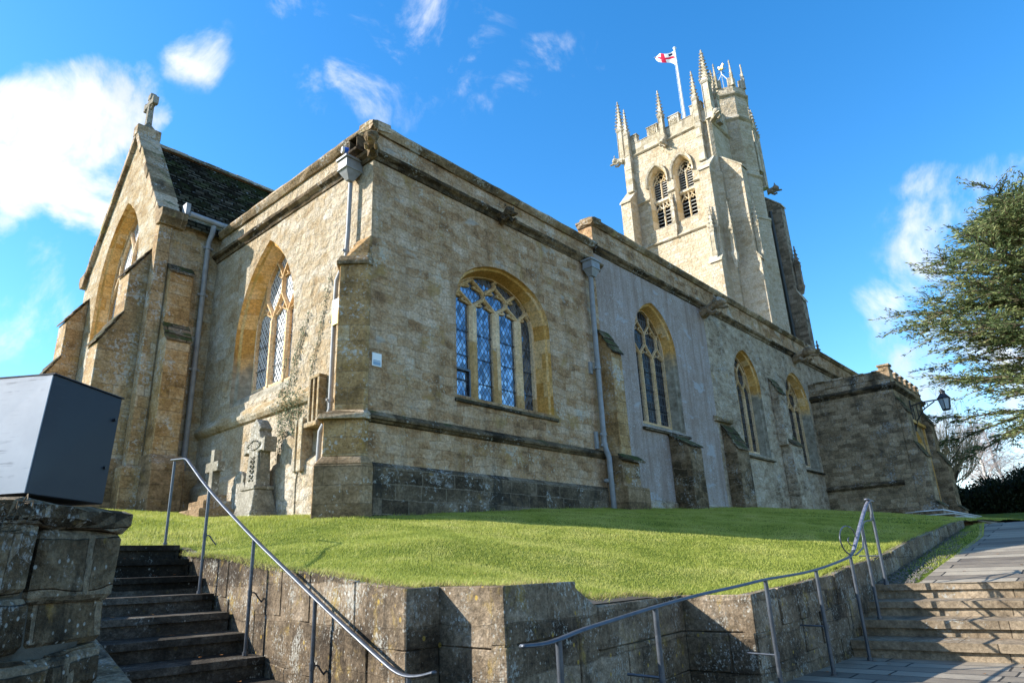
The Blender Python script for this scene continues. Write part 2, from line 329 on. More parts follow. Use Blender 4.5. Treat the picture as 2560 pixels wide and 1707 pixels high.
M['string'] = stone('string_course_stone', [(.035, .029, .02), (.07, .056, .036), (.12, .097, .062), (.19, .155, .10), (.28, .245, .19)], bw=.8, bh=.4, mortar=.006, mcol=(.1, .08, .06), wob=.02, lichen=.35, dark=.75, dcol=(.02, .018, .013), relief=.8, rub=.8, mvis=.5, moss=.1)
M['render'] = stone('lime_render', [(.26, .235, .215), (.30, .285, .275), (.33, .325, .33), (.36, .36, .375), (.39, .385, .39)], bw=30, bh=30, mortar=.0, wob=.0, lichen=.4, lcol=(.42, .43, .44), dark=.25, dcol=(.17, .145, .12), relief=.3, rub=.3, streak=.95, scol=(.245, .175, .135), mvis=0, coarse=1.6, patch=.42, pcol=(.40, .405, .42), tint=(1.22, 1.07, .97), mot=.7)
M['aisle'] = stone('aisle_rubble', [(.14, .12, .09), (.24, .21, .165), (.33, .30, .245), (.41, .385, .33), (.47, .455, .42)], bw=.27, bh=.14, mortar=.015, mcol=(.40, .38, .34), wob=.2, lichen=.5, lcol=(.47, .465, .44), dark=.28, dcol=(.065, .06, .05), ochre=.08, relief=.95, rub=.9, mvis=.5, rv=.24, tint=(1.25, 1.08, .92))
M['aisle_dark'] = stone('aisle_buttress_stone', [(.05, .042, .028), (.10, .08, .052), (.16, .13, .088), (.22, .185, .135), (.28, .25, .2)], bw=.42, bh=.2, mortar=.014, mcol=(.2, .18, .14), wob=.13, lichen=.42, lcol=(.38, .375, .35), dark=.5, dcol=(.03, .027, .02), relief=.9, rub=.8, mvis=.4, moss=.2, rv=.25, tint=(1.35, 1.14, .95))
M['porch'] = stone('porch_stone', [(.075, .066, .05), (.13, .113, .085), (.18, .158, .12), (.23, .205, .16), (.28, .26, .22)], bw=.36, bh=.17, mortar=.013, mcol=(.2, .185, .15), wob=.08, lichen=.42, lcol=(.33, .33, .315), dark=.42, dcol=(.05, .046, .038), relief=.8, rub=.8, mvis=.3, rv=.34, tint=(1.65, 1.36, 1.08))
M['tower'] = stone('tower_stone', PALE, bw=.42, bh=.2, mortar=.012, mcol=(.42, .37, .29), wob=.08, lichen=.15, lcol=(.60, .57, .50), dark=.0, dcol=(.3, .25, .17), ochre=.12, ocol=(.52, .42, .24), relief=1.1, rub=.85, mvis=.35, rv=.26, tint=(1.06, .99, .90), mot=.8)
M['tower_dressing'] = stone('tower_carved_stone', [(.27, .23, .155), (.35, .305, .22), (.42, .37, .28), (.47, .425, .34), (.52, .485, .41)], bw=.8, bh=.45, mortar=.008, mcol=(.25, .21, .15), wob=.01, lichen=.4, dark=.35, dcol=(.14, .115, .075), ochre=.15, ocol=(.42, .32, .16), relief=.5, rub=.4, mvis=.3, tint=(1.05, 1.03, 1.0))
M['tower_shaded'] = stone('tower_shaded_buttress', [(.10, .095, .075), (.15, .14, .11), (.2, .185, .145), (.25, .235, .19), (.3, .285, .24)], bw=.42, bh=.2, mortar=.01, mcol=(.18, .17, .14), wob=.05, lichen=.3, dark=.3, relief=.6, rub=.6, mvis=.4)  # darker tower stone; shade at the far north corner is put into its colour
M['tower_gold'] = stone('belfry_tracery_stone', [(.46, .35, .17), (.54, .43, .24), (.60, .50, .32), (.63, .55, .38), (.66, .60, .46)], bw=2, bh=.9, mortar=.003, wob=.01, lichen=.08, dark=.0, ochre=.3, ocol=(.55, .34, .09), relief=.2, rub=.2, mvis=.3, mot=.4, tint=(1.02, 1.0, 1.05))
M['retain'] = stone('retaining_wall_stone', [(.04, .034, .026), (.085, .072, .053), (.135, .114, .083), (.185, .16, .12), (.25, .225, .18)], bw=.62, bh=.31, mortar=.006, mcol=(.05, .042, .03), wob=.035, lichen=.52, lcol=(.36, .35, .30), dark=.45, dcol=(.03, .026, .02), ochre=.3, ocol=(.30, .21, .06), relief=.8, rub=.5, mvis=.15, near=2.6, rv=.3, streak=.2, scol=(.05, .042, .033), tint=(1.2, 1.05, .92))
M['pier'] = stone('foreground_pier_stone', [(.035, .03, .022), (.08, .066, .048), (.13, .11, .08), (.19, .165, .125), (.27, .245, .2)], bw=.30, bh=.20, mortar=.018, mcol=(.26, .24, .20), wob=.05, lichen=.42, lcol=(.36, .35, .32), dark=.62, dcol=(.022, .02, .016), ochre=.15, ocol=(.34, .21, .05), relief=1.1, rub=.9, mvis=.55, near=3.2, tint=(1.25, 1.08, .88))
M['steps'] = stone('step_stone', [(.09, .08, .065), (.14, .125, .1), (.18, .165, .135), (.23, .21, .175), (.28, .265, .225)], bw=1.9, bh=1.2, mortar=.006, mcol=(.05, .045, .038), wob=.02, lichen=.32, lcol=(.32, .32, .29), dark=.42, dcol=(.05, .046, .038), relief=.35, rub=.5, mvis=.8, tint=(1.3, 1.1, .9))
M['steps_dark'] = stone('mossy_shaded_step_stone', [(.014, .013, .01), (.026, .024, .019), (.042, .039, .031), (.06, .056, .046), (.10, .096, .08)], bw=1.4, bh=1.2, mortar=.006, mcol=(.03, .028, .022), wob=.02, lichen=.30, lcol=(.24, .24, .21), dark=.5, dcol=(.018, .017, .013), relief=.5, rub=.6, mvis=.8, near=2.2, spots=.12)  # dark from moss, and the flight's shade put into the colour
M['grave'] = stone('gravestone', [(.19, .175, .14), (.25, .235, .195), (.30, .285, .24), (.35, .335, .29), (.40, .385, .34)], bw=3, bh=3, mortar=.0, wob=.0, lichen=.5, lcol=(.55, .54, .49), dark=.28, dcol=(.13, .12, .09), relief=.6, rub=.8, mvis=0, tint=(.82, .78, .72))
M['slab'] = stone('weathering_slab', [(.04, .036, .026), (.075, .066, .045), (.11, .095, .065), (.16, .14, .1), (.2, .18, .14)], bw=.7, bh=.2, mortar=.015, mcol=(.02, .02, .016), wob=.03, lichen=.3, dark=.4, dcol=(.02, .018, .013), relief=.9, rub=.9, mvis=.8, moss=.6)

def jamb(name, zs):
    m = M['dressing'].copy(); m.name = name; n = NT(m.node_tree); b = [x for x in m.node_tree.nodes if x.type == 'BSDF_PRINCIPLED'][0]
    src = b.inputs['Base Color'].links[0].from_socket; P = n.n('ShaderNodeNewGeometry').outputs['Position']; z = n.sep(P)[2]
    g_ = n.ramp(n.noise(P, 5, 7, .7), [(.3, (.13, .11, .075)), (.5, (.26, .23, .175)), (.7, (.40, .375, .31))])
    f = n.step(n.math('ADD', z, n.math('MULTIPLY', n.noise(P, 2.5, 4, .6), 1.2)), zs+.9, zs+.4); m.node_tree.links.new(n.mix(f, src, g_), b.inputs['Base Color']); return m
M['jamb'] = jamb('weathered_jamb_stone', 5.6); M['jamb_low'] = jamb('weathered_splay_stone', 4.4)
def simple(name, colr, rough=.5, metal=0.0, spec=.5, nscale=0, namt=.0, bump=0.0, ncol=None, bs=40):
    m = new_mat(name); n = NT(m.node_tree); P = n.n('ShaderNodeNewGeometry').outputs['Position']; c = colr; nb = None
    if nscale: c = n.mix(n.step(n.noise(P, nscale, 5, .6), .4, .65, 0, namt), colr, ncol or tuple(x*.5 for x in colr))
    if bump: nb = n.bump(n.noise(P, bs, 5, .6), 1.0, bump)
    n.bsdf(c, rough, nb, spec, metal); return m
M['pipe'] = simple('painted_iron_pipe', (.27, .28, .29), .55, .0, .35, 6, .5, .001, (.17, .165, .15))
M['pipe_dark'] = simple('dark_drainpipe', (.03, .035, .035), .5)
M['rail'] = simple('galvanised_handrail', (.085, .095, .11), .42, .45, .5, 14, .6, .0012, (.04, .046, .055), 60)
M['rail_worn'] = simple('worn_painted_handrail', (.10, .11, .15), .5, .25, .5, 22, .55, .001, (.30, .30, .34), 60)
M['lead'] = simple('window_lead', (.30, .30, .31), .5, .3)
M['louvre'] = simple('louvre_board', (.55, .54, .50), .8, 0, .2, 5, .5, .0, (.33, .32, .30))
M['black'] = simple('belfry_darkness', (.004, .004, .004), .9)
M['iron'] = simple('black_painted_iron', (.018, .019, .021), .45)
M['gold'] = simple('gilded_copper', (.85, .55, .12), .25, 1.0)
M['white_paint'] = simple('white_paint', (.8, .8, .79), .4, 0, .4)
M['blue'] = simple('blue_plastic', (.01, .13, .62), .35)
M['signwhite'] = simple('sign_white', (.78, .79, .78), .4)
M['signyellow'] = simple('sign_yellow', (.80, .72, .06), .4)
M['signblue'] = simple('sign_blue', (.22, .33, .45), .4)
M['signblack'] = simple('sign_black', (.02, .02, .02), .4)
M['lampglass'] = simple('lamp_glass', (.45, .55, .62), .12, .35)
M['step_edge'] = simple('white_painted_edge', (.62, .63, .64), .6, 0, .3, 5, .6, 0, (.38, .38, .37))
M['bark'] = simple('bark', (.15, .115, .075), .9, 0, .1, 6, .6, .02, (.07, .055, .035), 8)
M['bark_pale'] = simple('birch_bark', (.62, .60, .57), .8, 0, .2, 3, .7, .0, (.3, .28, .26))
M['twig'] = simple('twigs', (.46, .34, .20), .85, 0, .1)
M['twig_birch'] = simple('birch_twigs', (.50, .42, .40), .85, 0, .1)
M['housewall'] = simple('cream_house_wall', (.66, .62, .52), .85, 0, .1, 2, .3, 0, (.55, .5, .4))
M['gravel'] = simple('gravel', (.15, .135, .115), .9, 0, .1, 12, .9, 0, (.05, .045, .04))
M['leaf_litter'] = simple('fallen_leaf', (.30, .13, .04), .8, 0, .1, 30, .7, 0, (.16, .08, .03))
M['mortar'] = simple('old_mortar', (.10, .092, .075), .95, 0, .05, 9, .8, .01, (.035, .03, .024), 30)
# dark box: satin metal with scuffs
m = new_mat('dark_metal_panel'); n = NT(m.node_tree); P = n.n('ShaderNodeNewGeometry').outputs['Position']
sm_ = n.n('ShaderNodeMapping'); n.put(sm_.inputs[0], P); sm_.inputs['Scale'].default_value = (12, 12, 60); sm_.inputs['Rotation'].default_value = (.5, .5, .8)
sf = n.step(n.noise(sm_.outputs[0], 1.0, 5, .6), .56, .70, 0, .4); sm2 = n.noise(P, 4.5, 5, .6)
c = n.mix(n.math('MULTIPLY', sf, n.step(sm2, .5, .62)), (.018, .021, .028), (.06, .065, .075))
n.bsdf(c, n.step(sm2, .3, .7, .34, .5), n.bump(n.noise(P, 30, 3, .5), .6, .0006), .4, .0); M['panel'] = m

m = new_mat('scuffed_lit_panel'); n = NT(m.node_tree); P = n.n('ShaderNodeNewGeometry').outputs['Position']  # pale tone paints the left side's bright reflection; the dark scuffs are wear
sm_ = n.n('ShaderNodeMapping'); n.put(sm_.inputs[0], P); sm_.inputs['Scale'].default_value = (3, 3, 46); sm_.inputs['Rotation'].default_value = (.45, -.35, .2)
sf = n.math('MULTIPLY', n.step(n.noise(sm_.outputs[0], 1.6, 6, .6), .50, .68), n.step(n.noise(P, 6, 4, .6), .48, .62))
c = n.mix(n.math('MULTIPLY', sf, .8), n.ramp(n.noise(P, 2.5, 5, .6), [(.3, (.20, .21, .22)), (.7, (.34, .35, .36))]), (.07, .075, .085)); n.bsdf(c, .38, None, .6, .25); M['panel_lit'] = m
def glass_mat(name, base, metal, lead, ang=1.55, size=.105, lcol=(.08, .085, .09), rough=.08, mode='diamond'):
    m = new_mat(name); n = NT(m.node_tree); gr = n.n('ShaderNodeGroup'); gr.node_tree = gw; UV, P = gr.outputs
    x, y, z = n.sep(UV)
    if mode == 'diamond':
        a = n.math('ADD', n.math('MULTIPLY', x, 1/size), n.math('MULTIPLY', y, 1/(size*ang))); b = n.math('SUBTRACT', n.math('MULTIPLY', x, 1/size), n.math('MULTIPLY', y, 1/(size*ang)))
    else: a = n.math('MULTIPLY', x, 1/size); b = n.math('MULTIPLY', y, 1/(size*ang))
    def line(q): return n.math('ABSOLUTE', n.math('SUBTRACT', n.math('FRACT', q), .5))
    d = n.math('MAXIMUM', line(a), line(b)); lf = n.step(d, .5-lead, .5-lead+.03)
    cell = n.comb(n.math('FLOOR', a), n.math('FLOOR', b), 0.0)
    wn_ = n.n('ShaderNodeTexWhiteNoise', noise_dimensions='3D'); n.put(wn_.inputs[0], cell)
    rv = wn_.outputs['Value']; rc = wn_.outputs['Color']
    tilt = n.vmath('MULTIPLY', n.vmath('SUBTRACT', rc, (.5, .5, .5)), (.13, .13, .13))
    nb = n.vmath('NORMALIZE', n.vmath('ADD', n.n('ShaderNodeNewGeometry').outputs['Normal'], tilt))
    nb = n.bump(n.math('ADD', n.math('MULTIPLY', lf, .6), n.math('MULTIPLY', n.noise(P, 7, 3), .12)), .5, .02, nb)
    k = n.step(rv, 0, 1, .4, 1.4); c = n.mix(1.0, base, n.comb(k, k, k), 'MULTIPLY'); c = n.mix(lf, c, lcol)
    n.bsdf(c, n.mix(lf, (rough,)*3, (.6,)*3), nb, .6, n.math('MULTIPLY', n.math('SUBTRACT', 1.0, lf), metal)); return m
M['glass_n'] = glass_mat('leaded_glass_reflecting', (.20, .23, .28), .75, .07, lcol=(.035, .04, .045))
M['glass_dark'] = glass_mat('leaded_glass_dark', (.04, .05, .07), .6, .1, 2.0, .12, (.03, .03, .03), .16, 'rect')
M['glass_e'] = glass_mat('leaded_glass_sunlit', (.30, .34, .38), .55, .12, 1.5, .105, (.55, .56, .56), .12)

# roof: dark stone tiles in courses
m = new_mat('roof_tiles'); n = NT(m.node_tree); P = n.n('ShaderNodeNewGeometry').outputs['Position']; x, y, z = n.sep(P)
vec = n.comb(x, n.math('MULTIPLY', z, 1.2), 0.0); br = n.n('ShaderNodeTexBrick'); n.put(br.inputs['Vector'], vec)
br.inputs['Color1'].default_value = (0, 0, 0, 1); br.inputs['Color2'].default_value = (1, 1, 1, 1); br.inputs['Scale'].default_value = 1
br.inputs['Brick Width'].default_value = .26; br.inputs['Row Height'].default_value = .155; br.inputs['Mortar Size'].default_value = .02
rnd = n.sep(br.outputs['Color'])[0]
c = n.ramp(rnd, [(0, (.016, .012, .008)), (.55, (.05, .039, .026)), (1, (.13, .10, .065))])
mo = n.noise(P, 1.3, 6, .65); c = n.mix(n.math('MULTIPLY', n.step(mo, .44, .6, 0, .85), n.step(z, 8.2, 11.5, .35, 1)), c, (.055, .062, .02))
c = n.mix(n.step(n.noise(P, 9, 4, .7), .62, .68, 0, .85), c, (.36, .35, .33))
h = n.math('ADD', n.math('FRACT', n.math('DIVIDE', n.math('MULTIPLY', z, -1.2), .155)), n.math('MULTIPLY', br.outputs['Fac'], -.6)); h = n.math('ADD', h, n.math('MULTIPLY', rnd, .3))
n.bsdf(n.mix(n.step(br.outputs['Fac'], 0, 1, 0, .8), c, (.01, .008, .005)), .95, n.bump(h, 1.0, .08), .0); M['roof'] = m

# lawn soil / grass base
def grass_mat(name, cols, base=False):
    m = new_mat(name); n = NT(m.node_tree); P = n.n('ShaderNodeNewGeometry').outputs['Position']
    a = n.noise(P, .8, 4, .6, .5); b = n.noise(P, 5, 5, .65); c_ = n.noise(P, 60, 3, .6)
    k = n.math('ADD', n.math('MULTIPLY', a, .55), n.math('ADD', n.math('MULTIPLY', b, .3), n.math('MULTIPLY', c_, .3)))
    c = n.ramp(n.math('SUBTRACT', k, .07), [(.3, cols[0]), (.5, cols[1]), (.7, cols[2])])
    if base: n.bsdf(c, .95, n.bump(n.math('ADD', b, c_), 1.0, .05), .1)
    else:
        bs = n.bsdf(c, .55, None, .25); bs.inputs['Subsurface Weight'].default_value = 0
        tr = n.n('ShaderNodeBsdfTranslucent'); n.put(tr.inputs[0], c); ad = n.n('ShaderNodeMixShader'); ad.inputs[0].default_value = .38
        m.node_tree.links.new(bs.outputs[0], ad.inputs[1]); m.node_tree.links.new(tr.outputs[0], ad.inputs[2])
        out = [x for x in m.node_tree.nodes if x.type == 'OUTPUT_MATERIAL'][0]; m.node_tree.links.new(ad.outputs[0], out.inputs[0])
    return m
M['lawn'] = grass_mat('lawn_ground', [(.07, .11, .012), (.12, .165, .02), (.20, .215, .04)], True)
M['blade'] = grass_mat('grass_blades', [(.16, .215, .025), (.38, .405, .075), (.62, .57, .20)])
M['straw'] = simple('dry_grass', (.36, .28, .13), .9, 0, .1)
M['grass_far'] = grass_mat('far_grass', [(.05, .10, .014), (.08, .14, .02), (.12, .17, .03)], True)
M['ivy'] = simple('ivy_leaves', (.03, .05, .014), .7, 0, .15, 5, .5, 0, (.06, .085, .03))
M['ground'] = simple('street_asphalt', (.06, .058, .055), .9, 0, .2, 8, .5, .003, (.09, .088, .08), 90)

def leaf_mat(name, stops):
    m = new_mat(name); n = NT(m.node_tree); P = n.n('ShaderNodeNewGeometry').outputs['Position']
    at = n.n('ShaderNodeAttribute'); at.attribute_name = 'tint'
    k = n.math('ADD', n.math('MULTIPLY', at.outputs['Fac'], .6), n.math('MULTIPLY', n.noise(P, .7, 4, .6), .5))
    c = n.ramp(k, stops); bs = n.bsdf(c, .6, None, .25)
    tr = n.n('ShaderNodeBsdfTranslucent'); n.put(tr.inputs[0], c); ad = n.n('ShaderNodeMixShader'); ad.inputs[0].default_value = .25
    m.node_tree.links.new(bs.outputs[0], ad.inputs[1]); m.node_tree.links.new(tr.outputs[0], ad.inputs[2])
    out = [x for x in m.node_tree.nodes if x.type == 'OUTPUT_MATERIAL'][0]; m.node_tree.links.new(ad.outputs[0], out.inputs[0]); return m
M['needles'] = leaf_mat('cypress_foliage', [(.2, (.05, .075, .03)), (.5, (.125, .165, .06)), (.75, (.22, .25, .09)), (.95, (.33, .32, .13))])
M['hedge'] = leaf_mat('hedge_foliage', [(.2, (.008, .014, .006)), (.6, (.018, .028, .010)), (.95, (.035, .04, .015))])

# path paving
def paving(name, cols, rx=.42, ry=.95, swap=True):
    m = new_mat(name); n = NT(m.node_tree); P = n.n('ShaderNodeNewGeometry').outputs['Position']; x, y, z = n.sep(P)
    w = n.vmath('SUBTRACT', n.n('ShaderNodeTexNoise').outputs[1], (.5, .5, .5))
    for q in m.node_tree.nodes:
        if q.type == 'TEX_NOISE': q.inputs['Scale'].default_value = 1.5; m.node_tree.links.new(P, q.inputs['Vector'])
    wx, wy, wz = n.sep(w); vec = n.comb(n.math('ADD', y, n.math('MULTIPLY', wx, .05)), n.math('ADD', x, n.math('MULTIPLY', wy, .05)), 0.0)
    br = n.n('ShaderNodeTexBrick'); n.put(br.inputs['Vector'], vec); br.squash = 1.4; br.squash_frequency = 2
    br.inputs['Color1'].default_value = (0, 0, 0, 1); br.inputs['Color2'].default_value = (1, 1, 1, 1); br.inputs['Scale'].default_value = 1
    br.inputs['Brick Width'].default_value = ry; br.inputs['Row Height'].default_value = rx; br.inputs['Mortar Size'].default_value = .011; br.inputs['Mortar Smooth'].default_value = .2
    rnd = n.sep(br.outputs['Color'])[0]; b = n.noise(P, 3, 6, .7); k = n.math('ADD', n.math('MULTIPLY', rnd, .5), n.math('MULTIPLY', b, .6))
    c = n.ramp(n.math('SUBTRACT', k, .08), [(.2, cols[0]), (.5, cols[1]), (.8, cols[2])])
    c = n.mix(n.step(n.noise(P, 25, 5, .7), .55, .7, 0, .4), c, (.08, .075, .065))
    c = n.mix(n.step(br.outputs['Fac'], .1, .8, 0, .95), c, (.02, .018, .014))
    h = n.math('ADD', n.math('MULTIPLY', n.math('SUBTRACT', 1.0, br.outputs['Fac']), .5), n.math('ADD', n.math('MULTIPLY', rnd, .2), n.math('MULTIPLY', b, .5)))
    n.bsdf(c, n.step(b, .3, .7, .6, .85), n.bump(h, 1.0, .025), .35); return m
M['paving'] = paving('stone_paving', [(.12, .095, .068), (.215, .178, .13), (.34, .29, .215)], .31, .85)
m = new_mat('flag_cloth'); n = NT(m.node_tree); at = n.n('ShaderNodeAttribute'); at.attribute_name = 'fuv'; x, y, z = n.sep(at.outputs['Vector'])
cx_ = n.math('LESS_THAN', n.math('ABSOLUTE', n.math('SUBTRACT', x, .5)), .075); cy_ = n.math('LESS_THAN', n.math('ABSOLUTE', n.math('SUBTRACT', y, .5)), .11)
em = n.math('MULTIPLY', n.math('LESS_THAN', n.math('ABSOLUTE', n.math('SUBTRACT', x, .2)), .09), n.math('LESS_THAN', n.math('ABSOLUTE', n.math('SUBTRACT', y, .80)), .11))
c = n.mix(n.math('MAXIMUM', cx_, cy_), (.8, .8, .8), (.62, .02, .06)); c = n.mix(em, c, (.02, .025, .07)); n.bsdf(c, .7, None, .2); M['flag'] = m
# ------------------------------------------------------------------ wall / window helpers
def plane_frame(axis, c):
    """axis 'N': wall y=c facing -y, a=x ; axis 'E': wall x=c facing -x, a=y.  returns f(a, z, depth inwards)"""
    if axis == 'N': return lambda a, z, d=0.0: (a, c+d, z)
    return lambda a, z, d=0.0: (c+d, a, z)
def arch_top(a0, a1, zs, za, kind, n=14):
    """points of an arch from (a1, zs) over the apex to (a0, zs)"""
    mid, hw, rise = (a0+a1)/2, (a1-a0)/2, za-zs; pts = []
    for i in range(n+1):
        t = i/n
        if kind == 'two':      # equilateral-like two-centred
            r = (hw*hw+rise*rise)/(2*hw)
            th = math.acos((r-hw)/r)*t; pts.append((a1-r+r*math.cos(th), zs+r*math.sin(th)))
        else:                  # depressed four-centred
            th = t*math.pi/2; e = .62
            x = hw*math.cos(th)**(1.0-.12); z = rise*(math.sin(th)**.80)*(1-.05*math.sin(2*th)); pts.append((mid+x, zs+z))
    pts[-1] = (mid, za)
    left = [(2*mid-x, z) for x, z in pts[:-1]][::-1]
    return pts+left
def opening(a0, a1, z0, zs, za, kind='two'):
    return [(a0, z0), (a1, z0)] + arch_top(a0, a1, zs, za, kind)
def wall_sheet(mb, fr, outline, holes):
    loops = [[Vector((p[0], p[1], 0)) for p in outline]] + [[Vector((p[0], p[1], 0)) for p in h] for h in holes]
    tri = geometry.tessellate_polygon(loops); flat = [p for l in loops for p in l]
    mb.add([fr(p.x, p.y) for p in flat], [tuple(t) for t in tri])
def reveal(mb, fr, outer, inner, d0, d1):
    n = len(outer); mb.add([fr(p[0], p[1], d0) for p in outer]+[fr(p[0], p[1], d1) for p in inner], [(i, (i+1) % n, n+(i+1) % n, n+i) for i in range(n)])
def bar(mb, fr, pts, w, d0, d1):
    """chamfered stone bar following 2D points in the window plane"""
    k = len(pts); dm = (d0+d1)/2
    prof = [(-w/2, dm-.2*(d1-d0)), (-w/5, d0), (w/5, d0), (w/2, dm-.2*(d1-d0)), (w/2, d1), (-w/2, d1)]
    vs = []
    for i, p in enumerate(pts):
        q0 = pts[max(i-1, 0)]; q1 = pts[min(i+1, k-1)]; t = Vector((q1[0]-q0[0], q1[1]-q0[1])); t.normalize(); nrm = (-t.y, t.x)
        for (o, d) in prof: vs.append(fr(p[0]+nrm[0]*o, p[1]+nrm[1]*o, d))
    m = len(prof); fs = [(i*m+j, i*m+(j+1) % m, (i+1)*m+(j+1) % m, (i+1)*m+j) for i in range(k-1) for j in range(m)]
    fs += [tuple(range(m)), tuple(range((k-1)*m, k*m))]
    mb.add(vs, fs)
def inside(poly, x, z):
    c = False; n = len(poly)
    for i in range(n):
        (x0, z0), (x1, z1) = poly[i], poly[(i+1) % n]
        if (z0 > z) != (z1 > z) and x < (x1-x0)*(z-z0)/(z1-z0)+x0: c = not c
    return c
def ogee(p, q, n=8):
    """from support p up to apex q, steep then leaning in, slight reverse curve"""
    out = []
    for i in range(n+1):
        t = i/n; s = t*t*(3-2*t)*.55 + .45*(1-math.cos(t*math.pi/2)); out.append((p[0]+(q[0]-p[0])*s, p[1]+(q[1]-p[1])*t))
    return out
def tracery(mb, fr, inner, sup, z0, zs, step, d0, d1, wm=.13, wt=.075, cusps=True, vert=.1):
    for a in sup[1:-1]: bar(mb, fr, [(a, z0), (a, zs+.03)], wm, d0, d1)
    S, z, tier = list(sup), zs, 0
    while tier < 4:
        apex = [((S[i]+S[i+1])/2, z+step*(1 if tier else 1)) for i in range(len(S)-1)]
        for i, q in enumerate(apex):
            for p in ((S[i], z), (S[i+1], z)):
                pts = [r for r in ogee(p, q, 9) if inside(inner, *r)]
                if len(pts) > 1: bar(mb, fr, pts, wt, d0+.02, d1-.02)
                if cusps and tier < 2 and len(pts) > 5:
                    m_ = pts[len(pts)//2]; dx = (q[0]-p[0])*.38
                    c1 = (m_[0]+dx, m_[1]-step*.16)
                    if inside(inner, *c1): bar(mb, fr, [m_, ((m_[0]+c1[0])/2, m_[1]-.01), c1], wt*.6, d0+.05, d1-.05); 
                    m2 = pts[len(pts)//5]
                    if inside(inner, *c1): bar(mb, fr, [m2, ((m2[0]+c1[0])/2, m2[1]+.03), c1], wt*.5, d0+.05, d1-.05)
        z2 = z+step+vert
        for q in apex:
            if inside(inner, q[0], z2): bar(mb, fr, [q, (q[0], z2+.01)], wt, d0+.02, d1-.02)
        if len(apex) < 2: break
        ap = [a for a, _ in apex]; w_ = (ap[1]-ap[0]) if len(ap) > 1 else .5
        S = [ap[0]-w_]+ap+[ap[-1]+w_]; z = z2; tier += 1
        if z > max(p[1] for p in inner): break
def make_window(church, fr, outer, inner, depth, sup, z0, zs, step, glass, frame_mat, reveal_mat, label=None, ledge=None, hood=None, name='window', wm=.13, wt=.075, vert=.1, cusps=True):
    f = MB(); tracery(f, fr, inner, sup, z0, zs, step, depth, depth+.16, wm, wt, cusps, vert)
    # inner frame order following the opening
    n = len(inner); cen = (sum(p[0] for p in inner)/n, sum(p[1] for p in inner)/n)
    inn2 = [(p[0]+(cen[0]-p[0])*.05, p[1]+(cen[1]-p[1])*.025) for p in inner]
    f.add([fr(p[0], p[1], depth+.02) for p in inner]+[fr(p[0], p[1], depth+.02) for p in inn2], [(i, (i+1) % n, n+(i+1) % n, n+i) for i in range(n)])
    reveal(f, fr, inn2, inn2, depth+.02, depth+.14)
    w = f.build(name, frame_mat, church, label=label, fix=False)
    r = MB(); mid = [(o[0]*.5+i[0]*.5, o[1]*.5+i[1]*.5) for o, i in zip(outer, inner)]
    om = [(o[0]*.86+i[0]*.14, o[1]*.86+i[1]*.14) for o, i in zip(outer, inner)]
    reveal(r, fr, outer, om, 0, .07); reveal(r, fr, om, mid, .07, .1+.0); reveal(r, fr, mid, inner, .1, depth+.021)
    r.build('reveal', reveal_mat, w, fix=False)
    g_ = MB(); g_.add([fr(p[0], p[1], depth+.10) for p in inner], [tuple(range(n))]); g_.build('glass', glass, w, fix=False)
    zz_ = z0+.45
    while zz_ < zs-.1:
        sb = MB(); xs_ = [p[0] for p in inner]; sb.tube([fr(min(xs_)+.03, zz_, depth+.075), fr(max(xs_)-.03, zz_, depth+.075)], .008, 5); sb.build('saddle_bar', M['iron'], w); zz_ += .52
    if ledge:
        a0, a1, z, out, h = ledge; s = MB()
        P = [fr(a0, z, -out), fr(a1, z, -out), fr(a1, z, depth+.1), fr(a0, z, depth+.1), fr(a0, z+h*.45, -out), fr(a1, z+h*.45, -out), fr(a1, z+h+.06, depth+.1), fr(a0, z+h+.06, depth+.1)]
        s.hexa(P); s.build('sill', M['slab'] if glass != M['glass_e'] else M['chapel_east'], w, bevel=.012)
    if hood:
        s = MB(); k = [i for i, p in enumerate(outer) if p[1] >= hood-1e-3]; pts = [outer[i] for i in k]
        cx_, cz_ = (outer[0][0]+outer[1][0])/2, hood
        o1 = [(p[0]+(p[0]-cx_)*.05, p[1]+(p[1]-cz_)*.05) for p in pts]; o2 = [(cx_+(p[0]-cx_)*1.2, cz_+(p[1]-cz_)*1.16) for p in pts]; m_ = len(pts)
        vs = [fr(*p, -.005) for p in o1]+[fr(*p, -.13) for p in o1]+[fr(*p, -.13) for p in o2]+[fr(*p, .0) for p in o2]
        fs = [(i+b*m_, i+1+b*m_, i+1+((b+1) % 4)*m_, i+((b+1) % 4)*m_) for b in range(4) for i in range(m_-1)] + [(0, m_, 2*m_, 3*m_), (m_-1, 2*m_-1, 3*m_-1, 4*m_-1)]
        s.add(vs, fs); s.build('hood_mould', M['tower_dressing'], w)
    return w
def inset(outer, side, bottom, top):
    """inner outline of a splayed opening, same number of points"""
    a0, a1 = outer[0][0], outer[1][0]; z0 = outer[0][1]; cx_ = (a0+a1)/2; hw = (a1-a0)/2; zt = max(p[1] for p in outer)
    return [(cx_+(p[0]-cx_)*(hw-side)/hw, z0+bottom+(p[1]-z0)*(zt-top-z0-bottom)/(zt-z0)) for p in outer]

COPE = [(0, -.17), (.05, -.17), (.10, -.11), (.13, -.06), (.12, -.01), (.07, .0), (.02, .03), (-.3, .06), (-.32, -.1)]
CORN = [(0, -.14), (.03, -.13), (.06, -.07), (.13, -.03), (.15, .02), (.12, .05), (.0, .14)]
STRG = [(0, -.01), (.04, .0), (.07, .04), (.10, .05), (.11, .09), (.08, .115), (.0, .19)]
church = thing('church', (0, 0, 1), 'large ochre stone parish church with a pinnacled west tower, battlemented porch and steep chancel gable', 'church')
FN, FE = plane_frame('N', 0), plane_frame('E', 0)

